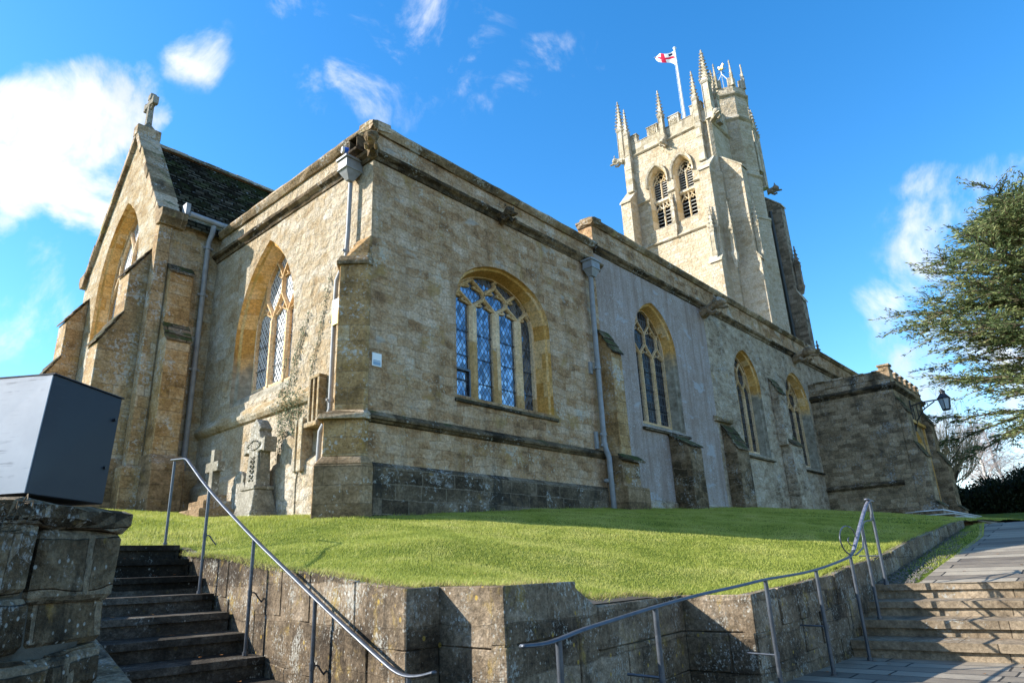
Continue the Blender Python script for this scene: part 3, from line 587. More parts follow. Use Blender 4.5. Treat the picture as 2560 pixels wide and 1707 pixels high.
# --- north chapel ---------------------------------------------------
w1o = [(2.04, 3.20), (4.94, 3.20)] + arch_top(2.04, 4.94, 4.98, 6.19, 'four', 12)
w1i = inset(w1o, .12, .05, .11)
mb = MB(); wall_sheet(mb, FN, [(0, 1.7), (7.0, 1.7), (7.0, 7.99), (0, 7.99)], [w1o])
mb.box(.3, 7.0, .9, 6.0, 7.2, 7.35)            # flat roof behind the parapet
mb.add([(0, 0, 7.99), (7, 0, 7.99), (7, .3, 7.99), (.3, .3, 7.99), (.3, 5.9, 7.99), (0, 5.9, 7.99)], [(0, 1, 2, 3), (0, 3, 4, 5)])
mb.add([(7, .3, 7.99), (.3, .3, 7.99), (.3, 5.9, 7.99), (7, .3, 7.1), (.3, .3, 7.1), (.3, 5.9, 7.1)], [(0, 1, 4, 3), (1, 2, 5, 4)])
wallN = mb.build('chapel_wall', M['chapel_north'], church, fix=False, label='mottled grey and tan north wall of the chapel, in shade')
w = make_window(church, FN, w1o, w1i, .34, [2.12, 2.89, 3.585, 4.305, 4.86], 3.22, 5.26, .30, M['glass_n'], M['tracery'], M['dressing'],
                'wide four-light chapel window with depressed arch and blue-reflecting leaded glass', (1.98, 5.05, 3.06, .05, .14), wm=.23, wt=.085, vert=.06)
c_ = MB()   # opening casement in the left light
for (a, b, c, d) in ((2.25, 2.79, 3.30, 3.34), (2.25, 2.79, 3.86, 3.90), (2.75, 2.79, 3.34, 3.86), (2.25, 2.29, 3.34, 3.86)): c_.box(a, b, .38, .42, c, d)
c_.build('casement', M['rail'], w)
mb = MB()
mb.extr([(0, .2), (.10, .2), (.10, 1.70), (.0, 1.78)], (0, 0, 0), (0, -1, 0), (0, 0, 1), (1, 0, 0), .1, 6.9)
mb.build('plinth', M['chapel_plinth'], church, bevel=.01)
mb = MB()
mb.moulding([(o, z+2.42) for o, z in STRG], (-.02, 0, 0), (6.75, 0, 0), (0, -1, 0), .007, .2); mb.build('string_course', M['string'], church)
mb = MB()
mb.moulding([(o, z+7.45) for o, z in CORN], (-.14, 0, 0), (7.22, 0, 0), (0, -1, 0), .01, .22)
mb.moulding([(o, z+7.45) for o, z in CORN], (0, 6.1, 0), (0, -.14, 0), (-1, 0, 0), .008, .22)
mb.build('cornice', M['string'], church)
mb = MB(); mb.moulding([(o, z+8.08) for o, z in COPE], (-.12, 0, 0), (7.05, 0, 0), (0, -1, 0), .008, .25)
mb.moulding([(o, z+8.08) for o, z in COPE], (0, 6.0, 0), (0, -.12, 0), (-1, 0, 0), .008, .25)
mb.build('parapet_coping', M['coping'], church, label='lichen-spotted roll coping of the chapel parapet')
# east wall
weo = [(2.44, 3.52), (4.78, 3.52)] + arch_top(2.44, 4.78, 4.9, 7.03, 'two', 12)
wei = inset(weo, .24, .32, .18)
mb = MB(); wall_sheet(mb, FE, [(0, .6), (6.3, .6), (6.3, 7.99), (0, 7.99)], [weo]); mb.build('chapel_wall', M['chapel_east'], church, fix=False, label='sunlit cream rubble east wall of the chapel')
make_window(church, FE, weo, wei, .31, [2.68, 3.27, 3.88, 4.54], 3.86, 5.3, .60, M['glass_e'], M['tracery'], M['jamb_low'],
            'pointed three-light east window of the chapel in a deep splay', None, wm=.13, wt=.07, vert=.28)
mb = MB()  # ledge below the east window
mb.extr([(0, 3.12), (.07, 3.16), (.10, 3.22), (.08, 3.30), (-.5, 3.82), (-.5, 3.12)], (0, 0, 0), (-1, 0, 0), (0, 0, 1), (0, 1, 0), 2.44, 4.78)
mb.moulding([(0, 3.05), (.05, 3.08), (.10, 3.15), (.11, 3.2), (.07, 3.27), (.0, 3.36)], (0, 6.25, 0), (0, 1.55, 0), (-1, 0, 0), .006, .2)
mb.build('string_course', M['chancel'], church)
mb = MB(); mb.extr([(0, .6), (.14, .6), (.14, 1.95), (0, 2.1)], (0, 0, 0), (-1, 0, 0), (0, 0, 1), (0, 1, 0), .95, 6.3); mb.build('plinth', M['chapel_east'], church, bevel=.01)
mb = MB()   # tall recessed niches beside the buttress
for (y0, y1, z0, z1) in ((1.16, 1.50, 2.62, 3.40),):
    for a, b in ((y0, y0+.07), ((y0+y1)/2-.03, (y0+y1)/2+.03), (y1-.07, y1)): mb.box(-.16, 0.0, a, b, z0, z1)
    mb.box(-.2, 0, y0-.03, y1+.03, z0-.09, z0); mb.box(-.16, 0, y0, y1, z1, z1+.06)
mb.box(-.22, -.0, 1.52, 1.66, 1.80, 2.72); mb.box(-.2, .0, 1.74, 1.80, 1.80, 2.72)
mb.build('niche', M['chancel'], church, bevel=.01, label='weathered stone niche frames low on the chapel east wall')
# diagonal corner buttress
def poly_stage(mb, poly, z0, z1, top=None, zt=None): mb.prism(poly, z0, z1, top)
B = MB()
up_ = [(.02, -.025), (-.075, -.025), (-.40, .32), (.02, .78)][::-1]; lo_ = [(.10, -.10), (-.13, -.10), (-.66, .42), (.02, 1.12)][::-1]; md_ = [(.03, -.04), (-.10, -.04), (-.53, .40), (.02, .97)][::-1]
B.prism(md_, 1.85, 2.46); B.prism(up_, 2.52, 5.20)
B.prism([(p[0]*1.0, p[1]) for p in up_], 5.2, 5.75, [(.02, -.02), (-.02, -.02), (-.05, .30), (.02, .72)][::-1])
b1 = B.build('buttress', M['buttress'], church, bevel=.012, label='diagonal corner buttress of the chapel with lichened ochre face')
B = MB(); B.prism(lo_, .5, 1.72); B.prism(lo_, 1.72, 1.86, md_); B.build('base', M['buttress_base'], b1, bevel=.015)
B = MB(); g1 = [(.03, -.10), (-.13, -.11), (-.66, .40), (.02, 1.08)][::-1]; B.prism(g1, 2.44, 2.53, [(x*.93, y) for x, y in g1]); B.prism([(x*.93, y) for x, y in g1], 2.53, 2.60, up_); B.build('weathering', M['coping'], b1, bevel=.01); B = MB()
g2 = [(.03, -.07), (-.10, -.07), (-.47, .33), (.02, .86)][::-1]; B.prism(g2, 5.16, 5.24); B.prism([(x*.96, y) for x, y in g2], 5.24, 5.34, up_)
B.build('weathering', M['coping'], b1, bevel=.01)
# corner gargoyle
def gargoyle(parent, base, d, L, mat, label=None, s=1.0):
    """carved beast: neck, head with open jaw, ears, paws; d = outward unit direction"""
    d = Vector(d).normalized(); sd = Vector((-d.y, d.x, 0)); b = Vector(base); u = Vector((0, 0, 1)); mb = MB()
    def ring(c, w, h, n=8): return [c + sd*(math.cos(2*math.pi*i/n)*w) + u*(math.sin(2*math.pi*i/n)*h) for i in range(n)]
    st = [(0, .17, .16, -.05), (.25, .15, .15, -.01), (.5, .13, .13, .05), (.62, .17, .15, .08), (.78, .17, .14, .10), (.92, .12, .09, .08), (1.0, .07, .05, .07)]
    vs = []; n = 8
    for (t, w, h, dz) in st: vs += ring(b + d*(L*t) + u*dz*s, w*s*random.uniform(.9, 1.1), h*s*random.uniform(.9, 1.1), n)
    fs = [(i*n+j, i*n+(j+1) % n, (i+1)*n+(j+1) % n, (i+1)*n+j) for i in range(len(st)-1) for j in range(n)] + [tuple(range(n)), tuple(range(len(vs)-n, len(vs)))]
    mb.add(vs, fs)
    hd = b + d*(L*.70) + u*.1*s
    for sg in (-1, 1):
        e = hd + sd*(.13*s*sg) + u*.1*s
        mb.add([e-d*.05*s, e+d*.05*s, e+sd*.05*s*sg, e+u*.14*s+sd*.03*s*sg], [(0, 1, 2), (0, 1, 3), (1, 2, 3), (2, 0, 3)])
        a = b + d*(L*.35) + sd*(.12*s*sg) - u*.08*s
        mb.tube([a, a + d*.12*s - u*.10*s, a + d*.26*s - u*.06*s], [.06*s, .055*s, .045*s], 6)
    j = hd + d*.06*s - u*.13*s
    mb.add([j-sd*.09*s, j+sd*.09*s, j+d*.24*s+sd*.05*s-u*.05*s, j+d*.24*s-sd*.05*s-u*.05*s, j-sd*.09*s-u*.05*s, j+sd*.09*s-u*.05*s, j+d*.22*s+sd*.04*s-u*.09*s, j+d*.22*s-sd*.04*s-u*.09*s], [(0, 1, 2, 3), (4, 5, 6, 7), (0, 1, 5, 4), (1, 2, 6, 5), (2, 3, 7, 6), (3, 0, 4, 7)])
    o = mb.build('gargoyle', mat, parent, bevel=.008, label=label)
    return o
gargoyle(church, (-.02, -.02, 7.52), (-1, -1, 0), .42, M['coping'], 'worn corner gargoyle at the chapel parapet', .75)
mb = MB(); mb.box(-.28, -.0, .15, .42, 7.5, 7.56); mb.box(-.26, 0, .15, .19, 7.56, 7.78); mb.box(-.26, 0, .38, .42, 7.56, 7.78); mb.box(-.28, 0, .15, .42, 7.78, 7.83)
mb.build('water_spout', M['string'], church, bevel=.01)
gargoyle(church, (3.45, -.05, 7.40), (-.1, -1, 0), .34, M['string'], 'small eroded gargoyle above the four-light window', .8)
def downpipe(parent, pts, r, hop, mat, label, collars, dirv, hw=.17):
    p = MB(); p.tube(pts, r, 10)
    for c in collars:
        p.tube([(c[0], c[1], c[2]-.035), (c[0], c[1], c[2]+.035)], r*1.28, 10)
        p.box(c[0]-r*2, c[0]+r*2, c[1]-.01+(.0), c[1]+.01, c[2]-.02, c[2]+.02)
    o = p.build('downpipe', mat, parent, label=label)
    if hop:
        h = MB(); x, y, z = hop
        def fr_(s, zz): return [(x-s, y-s*.8, zz), (x+s, y-s*.8, zz), (x+s, y+s*.8, zz), (x-s, y+s*.8, zz)]
        h.hexa(fr_(r*1.3, z-.2)+fr_(hw*.93, z)); h.hexa(fr_(hw*.93, z)+fr_(hw*.93, z+.19)); h.hexa(fr_(hw*1.1, z+.19)+fr_(hw*1.1, z+.24)); h.hexa(fr_(hw*1.0, z-.015)+fr_(hw*1.0, z+.012))
        h.build('hopper', mat, o, bevel=.006)
    return o
downpipe(church, [(-.13, .50, 7.1), (-.13, .52, 6.0), (-.13, .55, 5.45), (-.14, .80, 5.1), (-.14, .82, 4.6), (-.14, .82, 2.75), (-.15, .90, 2.6), (-.17, 1.04, 2.4), (-.17, 1.06, 1.9)], .042, (-.18, .46, 7.18), M['pipe'], 'pale downpipe running down beside the corner buttress', [(-.13, .55, 5.6), (-.14, .82, 4.3), (-.14, .82, 2.9)], None, .19)
downpipe(church, [(6.55, -.16, 7.0), (6.55, -.14, 6.0), (6.55, -.14, 2.72), (6.55, -.24, 2.4), (6.55, -.24, 1.95), (6.56, -.24, 1.84), (6.62, -.22, 1.25)], .062, (6.55, -.2, 7.1), M['pipe'], 'grey cast downpipe at the join of chapel and aisle', [(6.55, -.14, z) for z in (4.55, 2.95, 2.7, 1.9)], None, .19)
for z0_, z1_ in ((2.62, 3.02), (4.4, 4.7)): mb = MB(); mb.box(6.36, 6.46, -.06, 0, z0_, z1_); mb.build('junction_box', M['pipe'], church, bevel=.004)

# --- north aisle -----------------------------------------------------
def aisle_win(a0, a1, z0, zs, za): o = opening(a0, a1, z0, zs, za, 'two'); return o
specs = [(8.62, 10.86, 3.48, 5.75, 7.14), (14.8, 16.86, 3.36, 5.80, 7.05), (19.3, 21.75, 3.30, 5.75, 7.10)]
outs = [aisle_win(*s) for s in specs]
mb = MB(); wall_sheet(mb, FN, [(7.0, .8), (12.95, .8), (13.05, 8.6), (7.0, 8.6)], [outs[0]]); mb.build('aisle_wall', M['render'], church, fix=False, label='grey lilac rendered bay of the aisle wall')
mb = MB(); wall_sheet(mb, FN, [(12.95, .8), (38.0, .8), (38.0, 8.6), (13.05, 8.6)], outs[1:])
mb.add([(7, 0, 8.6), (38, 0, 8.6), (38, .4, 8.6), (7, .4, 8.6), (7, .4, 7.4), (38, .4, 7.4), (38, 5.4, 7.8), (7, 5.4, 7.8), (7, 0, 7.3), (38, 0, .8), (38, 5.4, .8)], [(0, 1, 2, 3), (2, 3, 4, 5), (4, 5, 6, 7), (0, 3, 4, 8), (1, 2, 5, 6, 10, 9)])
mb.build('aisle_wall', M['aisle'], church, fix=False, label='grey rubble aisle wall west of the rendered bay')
mb = MB(); mb.box(7.0, 38, .4, .42, 7.3, 8.6)
mb.extr([(0, 1.2), (.06, 1.2), (.06, 1.55), (0, 1.6)], (0, 0, 0), (0, -1, 0), (0, 0, 1), (1, 0, 0), 7.5, 22)
mb.build('plinth', M['aisle'], church)
mb = MB(); mb.moulding([(o, z+7.93) for o, z in CORN], (7.0, 0, 0), (38, 0, 0), (0, -1, 0), .008, .3); mb.build('cornice', M['string'], church)
# ashlar parapet band above the cornice
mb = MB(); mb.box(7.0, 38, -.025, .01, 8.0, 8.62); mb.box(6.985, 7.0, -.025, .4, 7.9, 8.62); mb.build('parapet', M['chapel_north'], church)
mb = MB(); mb.moulding([(o, z+8.76) for o, z in COPE], (6.9, -.02, 0), (38, -.02, 0), (0, -1, 0), .007, .3); mb.moulding([(o, z+8.76) for o, z in COPE], (7, .4, 0), (7, -.14, 0), (-1, 0, 0), .008, .2)
mb.build('parapet_coping', M['coping'], church)
labs = ['tall pointed three-light window in the rendered bay', 'pointed three-light window in the rubble bay', 'shadowed pointed window next to the porch']
for i, (s, o) in enumerate(zip(specs, outs)):
    inn = inset(o, .15, .16, .14); a0, a1 = inn[0][0], inn[1][0]; wd = (a1-a0)/3
    make_window(church, FN, o, inn, .30, [a0, a0+wd, a0+2*wd, a1], s[2]+.2, s[3]-.18, .42, M['glass_dark'], M['tracery'], M['jamb'], labs[i], (s[0]-.06, s[1]+.14, s[2]-.13, .10, .13), wm=.10, wt=.055, vert=.22, cusps=(i != 1))
def n_buttress(x0, x1, stages, label, mat, slabmat=None):
    """stages: list of (z_bottom, z_top_front, z_top_wall, projection, widen)"""
    mb = MB(); sl_ = MB(); prevp = 0
    for (zb, zf, zw, pr, wd) in stages:
        a, b = x0-wd, x1+wd; base_p = prevp
        mb.extr([(0, zb), (pr, zb), (pr-.02, zf), (base_p, zw), (0, zw)] if base_p > 0 else [(0, zb), (pr, zb), (pr-.02, zf), (0, zw)], (0, 0, 0), (0, -1, 0), (0, 0, 1), (1, 0, 0), a, b)
        # weathering slabs in courses
        L = Vector((pr-.02-base_p, zw-zf)); k = 3
        for i in range(k):
            t0, t1 = i/k, (i+1)/k
            p0 = (pr-.02-(pr-.02-base_p)*t0+.05, zf+(zw-zf)*t0-.01); p1 = (pr-.02-(pr-.02-base_p)*t1+.0, zf+(zw-zf)*t1+.035)
            sl_.extr([p0, (p0[0], p0[1]+.05), (p1[0], p1[1]+.03), (p1[0], p1[1]-.05)], (0, 0, 0), (0, -1, 0), (0, 0, 1), (1, 0, 0), a-.03-.008*i, b+.03-.008*i)
        prevp = pr
    o = mb.build('buttress', mat, church, bevel=.015, label=label)
    sl_.build('weathering', M['slab'], o, bevel=.01); return o
n_buttress(6.9, 7.34, [(2.42, 4.98, 5.6, .36, 0)], 'slim ochre buttress beside the grey downpipe', M['buttress'])
mb = MB(); mb.extr([(0, 1.0), (.56, 1.0), (.53, 1.75), (.47, 1.8), (.47, 2.33), (.36, 2.45), (0, 2.5)], (0, 0, 0), (0, -1, 0), (0, 0, 1), (1, 0, 0), 6.72, 7.45); mb.box(6.62, 7.56, -.62, 0, .9, 1.74)
mb.build('buttress', M['buttress_base'], church, bevel=.015)
mb = MB(); mb.moulding([(.44, 2.36), (.58, 2.31), (.60, 2.35), (.40, 2.50)], (6.66, 0, 0), (7.52, 0, 0), (0, -1, 0), .01, .12); mb.build('weathering', M['slab'], church)
n_buttress(9.85, 10.55, [(.9, 2.98, 3.34, .58, 0)], 'low dark mossy buttress under the first aisle window', M['aisle_dark'])
n_buttress(13.2, 14.05, [(1.0, 3.27, 4.05, .42, 0)], 'dark buttress left of the rubble bay window', M['aisle_dark'])
mb = MB(); mb.moulding([(0, 4.12), (.12, 4.14), (.13, 4.26), (0, 4.3)], (12.75, 0, 0), (13.85, 0, 0), (0, -1, 0), .015, .15); mb.build('weathering', M['coping'], church)
n_buttress(17.75, 18.35, [(3.9, 5.75, 6.35, .30, 0)], 'upper stage of the buttress between the two rubble bay windows', M['aisle'])
n_buttress(17.9, 18.95, [(1.0, 3.9, 4.45, .40, 0)], 'lower stage of the buttress between the two rubble bay windows', M['aisle'])
gargoyle(church, (13.0, -.02, 7.72), (-.15, -1, 0), .85, M['parapet'], 'large dark gargoyle at the end of the rendered bay', 1.25)
gargoyle(church, (20.9, -.02, 7.78), (-.15, -1, 0), .9, M['parapet'], 'large dark gargoyle above the window next to the porch', 1.3)

# --- chancel ----------------------------------------------------------
XC = -1.35; CY, CZ, SL = 8.6, 11.72, 1.46
FC = plane_frame('E', XC)
wco = opening(7.36, 9.98, 4.85, 7.3, 9.52, 'two'); wci = inset(wco, .16, .2, .16)
mb = MB(); wall_sheet(mb, FC, [(6.1, .6), (11.1, .6), (11.1, 8.07), (CY, CZ-.1), (6.1, 8.07)], [wco])
mb.build('chancel_wall', M['chancel'], church, fix=False, label='sunlit gabled east wall of the chancel')
mb = MB(); mb.add([(XC, 6.1, .6), (0.02, 6.1, .6), (0.02, 6.1, 8.3), (XC, 6.1, 8.3)], [(0, 1, 2, 3)]); mb.build('chancel_wall', M['chancel'], church, fix=False, label='shaded north return of the chancel')
mb = MB(); mb.add([(XC, 11.1, .6), (8, 11.1, .6), (8, 11.1, 8.1), (XC, 11.1, 8.1)], [(0, 1, 2, 3)])
mb.build('chancel_wall', M['chancel'], church, fix=False, label='far south wall of the chancel')
make_window(church, FC, wco, wci, .27, [wci[0][0], 8.24, 9.1, wci[1][0]], 5.05, 7.0, .8, M['glass_e'], M['tracery'], M['dressing'], 'great pointed east window of the chancel', (7.3, 10.04, 4.72, .08, .14), wm=.14, wt=.08, vert=.3, cusps=False)
RS_ = 1.27; SL = 1.42
mb = MB()   # roof slopes (thick), ridge
def slope(y0, z0, y1, z1, x0, x1, t=.07): mb.add([(x0, y0, z0), (x1, y0, z0), (x1, y1, z1), (x0, y1, z1), (x0, y0, z0-t), (x1, y0, z0-t), (x1, y1, z1-t), (x0, y1, z1-t)], [(0, 1, 2, 3), (4, 5, 6, 7), (0, 1, 5, 4), (1, 2, 6, 5), (2, 3, 7, 6), (3, 0, 4, 7)])
slope(5.93, CZ-.32-RS_*(CY-5.93), CY, CZ-.32, XC+.42, 9.0); slope(11.4, CZ-.32-RS_*(11.4-CY), CY, CZ-.32, XC+.42, 9.0)
rf = mb.build('chancel_roof', M['roof'], church, label='steep dark stone-tiled chancel roof speckled with moss')
mb = MB(); x = XC+.4
while x < 8.9:
    l = random.uniform(.42, .5); dz = random.uniform(-.008, .012)
    mb.extr([(-.16, -.2), (-.05, -.04), (0, -.005), (.05, -.04), (.16, -.2), (.0, -.1)], (0, CY, CZ-.16+dz), (0, 1, 0), (0, 0, 1), (1, 0, 0), x, x+l-.008); x += l
mb.build('ridge_tiles', M['coping'], rf)
mb = MB()   # tapered course edges of tiles along visible slope: raised laps
for i in range(22):
    z = 7.75+i*.167; y = CY-(CZ-.32-z)/RS_
    if y < 5.97: continue
    mb.add([(XC+.42, y-.008, z+.02), (9, y-.008, z+.02), (9, y-.02, z-.012), (XC+.42, y-.02, z-.012), (XC+.42, y+.05, z+.085), (9, y+.05, z+.085)], [(0, 1, 2, 3), (0, 1, 5, 4)])
mb.build('tile_course', M['roof'], rf, fix=False)
mb = MB()   # gable copings with kneeler
for sg in (-1, 1):
    k = 9; y_end = CY+sg*2.42
    for i in range(k):
        t0, t1 = i/k, (i+1)/k - .003; j = random.uniform(-.012, .012)
        y0_, y1_ = CY+sg*2.42*t0, CY+sg*2.42*t1; z0_, z1_ = CZ-SL*2.42*t0, CZ-SL*2.42*t1
        nz = Vector((0, sg*SL, 1)).normalized()*.0
        a = [(XC-.10+j, y0_, z0_-.26), (XC+.46, y0_, z0_-.26), (XC+.46, y1_, z1_-.26), (XC-.10+j, y1_, z1_-.26)]; b = [(p[0], p[1]+sg*.05, p[2]+.20+j*.5) for p in a]
        mb.hexa((a+b) if sg > 0 else (a+b))
    z_e = CZ-SL*2.42
    mb.extr([(0, -.42), (.20, -.42), (.32, -.25), (.32, -.06), (.05, -.03), (-.06, .02), (-.1, -.2)], (XC-.11, y_end, z_e), (0, sg, 0), (0, 0, 1), (1, 0, 0), 0, .58)
mb.box(XC-.12, XC+.48, CY-.15, CY+.15, CZ-.2, CZ+.10)
cpg = mb.build('gable_coping', M['coping'], church, bevel=.012, label='weathered gable coping with green moss')
# ringed gable cross
mb = MB(); x0 = XC+.16; zb = CZ+.09
mb.hexa([(x0-.14, CY-.16, zb), (x0+.14, CY-.16, zb), (x0+.14, CY+.16, zb), (x0-.14, CY+.16, zb), (x0-.07, CY-.08, zb+.14), (x0+.07, CY-.08, zb+.14), (x0+.07, CY+.08, zb+.14), (x0-.07, CY+.08, zb+.14)])
mb.hexa([(x0-.07, CY-.085, zb+.14), (x0+.07, CY-.085, zb+.14), (x0+.07, CY+.085, zb+.14), (x0-.07, CY+.085, zb+.14), (x0-.06, CY-.06, zb+1.12), (x0+.06, CY-.06, zb+1.12), (x0+.06, CY+.06, zb+1.12), (x0-.06, CY+.06, zb+1.12)])
mb.box(x0-.07, x0+.07, CY-.30, CY+.30, zb+.74, zb+.90); mb.box(x0-.075, x0+.075, CY-.1, CY+.1, zb+.96, zb+1.14)
for sg in (-1, 1): mb.box(x0-.075, x0+.075, CY+sg*.27-.06, CY+sg*.27+.06, zb+.70, zb+.94)
ring = [(x0, CY+.2*math.cos(a), zb+.82+.2*math.sin(a)) for a in np.linspace(0, 2*math.pi, 17)]; mb.tube(ring, .04, 6, caps=False)
mb.build('gable_cross', M['grave'], church, bevel=.01, label='small ringed stone cross on the chancel gable')
mb = MB(); mb.tube([(XC+.50, 5.86, 8.24), (.35, 5.84, 8.20)], .07, 10); mb.box(XC+.4, XC+.5, 5.88, 6.1, 8.2, 8.52); mb.build('gutter', M['pipe'], church)
downpipe(church, [(-.28, 5.86, 8.14), (-.28, 5.9, 7.95), (-.30, 6.0, 7.75), (-.30, 6.0, 1.3)], .06, None, M['pipe'], 'mossy downpipe in the corner of chancel and chapel', [(-.3, 6.0, z) for z in (7.6, 6.4, 4.6, 2.6)], None)
# north buttress and east buttresses of the chancel
def build_cut(mb, name, m, parent):
    cuts = mb.cut+[len(mb.f)]
    for a, b in zip(cuts[:-1], cuts[1:]):
        p = MB(); p.v = mb.v; p.f = mb.f[a:b]; p.sm = mb.sm[a:b]; used = sorted({i for f in p.f for i in f}); mp = {i: j for j, i in enumerate(used)}
        p.v = [mb.v[i] for i in used]; p.f = [tuple(mp[i] for i in f) for f in p.f]; p.build(name, m, parent, bevel=.01)
def stack(mb, sl_, axis_o, a, b, stages, l0, l1):
    prevp = 0; pts = [(0, stages[-1][0]), (stages[-1][3], stages[-1][0])]
    for j in range(len(stages)-1, -1, -1):
        pts += [(stages[j][3], stages[j][1]), (stages[j-1][3] if j else 0, stages[j][2])]
    mb.extr(pts, axis_o, a, (0, 0, 1), b, l0, l1)
    for (zb, zf, zw, pr) in stages:
        sl_.cut = getattr(sl_, 'cut', [])+[len(sl_.f)]; k = 3
        for i in range(k):
            t0, t1 = i/k, (i+1)/k; p0 = (pr-(pr-prevp)*t0+.05, zf+(zw-zf)*t0-.015); p1 = (pr-(pr-prevp)*t1, zf+(zw-zf)*t1+.04)
            sl_.extr([p0, (p0[0], p0[1]+.055), (p1[0], p1[1]+.03), (p1[0], p1[1]-.05)], axis_o, a, (0, 0, 1), b, l0-.03, l1+.03)
        prevp = pr
mb, s2 = MB(), MB(); stack(mb, s2, (0, 6.1, 0), (0, -1, 0), (1, 0, 0), [(2.55, 6.72, 6.92, .20), (2.55, 5.05, 5.45, .44)], -1.10, -.58)
bb = mb.build('buttress', M['buttress'], church, bevel=.015, label='stepped ochre north buttress of the chancel with mossy slabs'); build_cut(s2, 'weathering', M['slab'], bb)
mb = MB(); mb.extr([(0, .8), (.72, .8), (.70, 2.38), (.53, 2.58), (0, 2.58)], (0, 6.1, 0), (0, -1, 0), (0, 0, 1), (1, 0, 0), -1.17, -.51); mb.build('base', M['buttress_base'], bb, bevel=.015)
for (ya, yb, lb) in ((6.38, 7.0, 'sunlit stepped east buttress at the near chancel corner'), (10.55, 11.2, 'stepped east buttress at the far chancel corner')):
    mb, s2 = MB(), MB(); stack(mb, s2, (XC, 0, 0), (-1, 0, 0), (0, 1, 0), [(2.5, 6.68, 7.35, .42), (2.5, 4.95, 5.68, .82)], ya, yb)
    bb = mb.build('buttress', M['chancel_quoin'], church, bevel=.015, label=lb); build_cut(s2, 'weathering', M['slab'], bb)
    mb = MB(); mb.extr([(0, .8), (1.08, .8), (1.06, 2.38), (.9, 2.55), (0, 2.55)], (XC, 0, 0), (-1, 0, 0), (0, 0, 1), (0, 1, 0), ya-.08, yb+.08); mb.build('base', M['buttress_base'], bb, bevel=.015)
mb = MB(); mb.prism([(XC-.18, 6.28), (XC-.18, 5.92), (.02, 5.92), (.02, 6.28)][::-1], .8, 2.35); mb.prism([(XC-.06, 6.3), (XC-.06, 6.05), (XC+.22, 6.05), (XC+.22, 6.3)][::-1], 2.3, 8.15)
mb.build('corner_quoin', M['chancel_quoin'], church, bevel=.012)

# --- porch --------------------------------------------------------------
PX0, PX1, PY = 22.0, 26.75, -3.06
FP = plane_frame('N', PY)
door_o = opening(23.15, 25.55, 1.2, 3.35, 4.75, 'two'); door_i = inset(door_o, .38, .0, .38)
mb = MB(); mb.add([(PX0, PY, .8), (PX0, 0, .8), (PX0, 0, 6.85), (PX0, PY, 6.85)], [(0, 1, 2, 3)]); mb.add([(PX1, PY, .8), (PX1, 0, .8), (PX1, 0, 6.85), (PX1, PY, 6.85)], [(0, 1, 2, 3)])
wall_sheet(mb, FP, [(PX0, .8), (PX1, .8), (PX1, 6.6), (PX0, 6.6)], [door_o]); mb.box(PX0+.2, PX1-.2, PY+.2, 0, 6.3, 6.4)
mb.build('porch_wall', M['porch'], church, fix=False, label='dark weathered walls of the battlemented porch')
mb = MB(); reveal(mb, FP, door_o, [(p[0]*.5+q[0]*.5, p[1]*.5+q[1]*.5) for p, q in zip(door_o, door_i)], 0, .12); reveal(mb, FP, [(p[0]*.5+q[0]*.5, p[1]*.5+q[1]*.5) for p, q in zip(door_o, door_i)], door_i, .12, .5)
for a, b in ((22.98, 23.06), (25.64, 25.72)): mb.box(a, b, PY-.07, PY, 1.2, 5.0)
mb.box(22.9, 25.8, PY-.12, PY, 4.98, 5.1)
mb.build('door_surround', M['dressing'], church, fix=False)
mb = MB(); mb.add([FP(p[0], p[1], .5) for p in door_i], [tuple(range(len(door_i)))]); mb.build('door', M['black'], church, fix=False, label='dark arched porch doorway')
mb = MB(); mb.moulding([(o, z+2.50) for o, z in STRG], (PX0, 0, 0), (PX0, PY+.3, 0), (-1, 0, 0), .008, .25); mb.build('string_course', M['string'], church)
mb = MB(); mb.extr([(0, .8), (.08, .8), (.08, 1.62), (0, 1.7)], (PX0, 0, 0), (-1, 0, 0), (0, 0, 1), (0, 1, 0), PY, 0); mb.build('plinth', M['aisle_dark'], church)
mb = MB(); mb.moulding([(o, z+6.2) for o, z in CORN], (PX0, 0, 0), (PX0, PY-.15, 0), (-1, 0, 0), .007, .3); mb.moulding([(o, z+6.2) for o, z in CORN], (PX0-.15, PY, 0), (PX1+.15, PY, 0), (0, -1, 0), .007, .3); mb.build('cornice', M['string'], church)
mb, mc = MB(), MB()
def battle(mb, mc, p0, p1, out, z0, zc, zm, nm, wfrac=.5, t=.28, phase=0.5):
    """battlemented parapet from p0 to p1; out = outward direction"""
    p0, p1, out = Vector(p0), Vector(p1), Vector(out); L = (p1-p0).length; d = (p1-p0)/L
    def blk(m_, a, b, za, zb, o0, o1):
        m_.cut = getattr(m_, 'cut', [])+[len(m_.f)]
        P = [p0+d*a+out*o1, p0+d*b+out*o1, p0+d*b-out*o0, p0+d*a-out*o0]; m_.hexa([(q.x, q.y, za) for q in P]+[(q.x, q.y, zb) for q in P])
    blk(mb, 0, L, z0, zc, t, .02); per = L/nm; mw = per*wfrac
    for i in range(nm):
        a = per*(i+phase)-mw/2; b = a+mw; a, b = max(a, 0), min(b, L)
        blk(mb, a, b, zc, zm, t, .02); blk(mc, a-.035, b+.035, zm, zm+.07, t+.03, .06)
        blk(mc, b+.001, min(L, b+per-mw-.001), zc, zc+.05, t+.03, .055) if i < nm-1 else None
        if i == 0 and a > .1: blk(mc, 0, a-.001, zc, zc+.05, t+.03, .055)
        if i == nm-1 and b < L-.1: blk(mc, b+.001, L, zc, zc+.05, t+.03, .055)
battle(mb, mc, (PX0, -.1, 0), (PX0, PY, 0), (-1, 0, 0), 6.25, 6.52, 6.80, 4, .52, .28, .5)
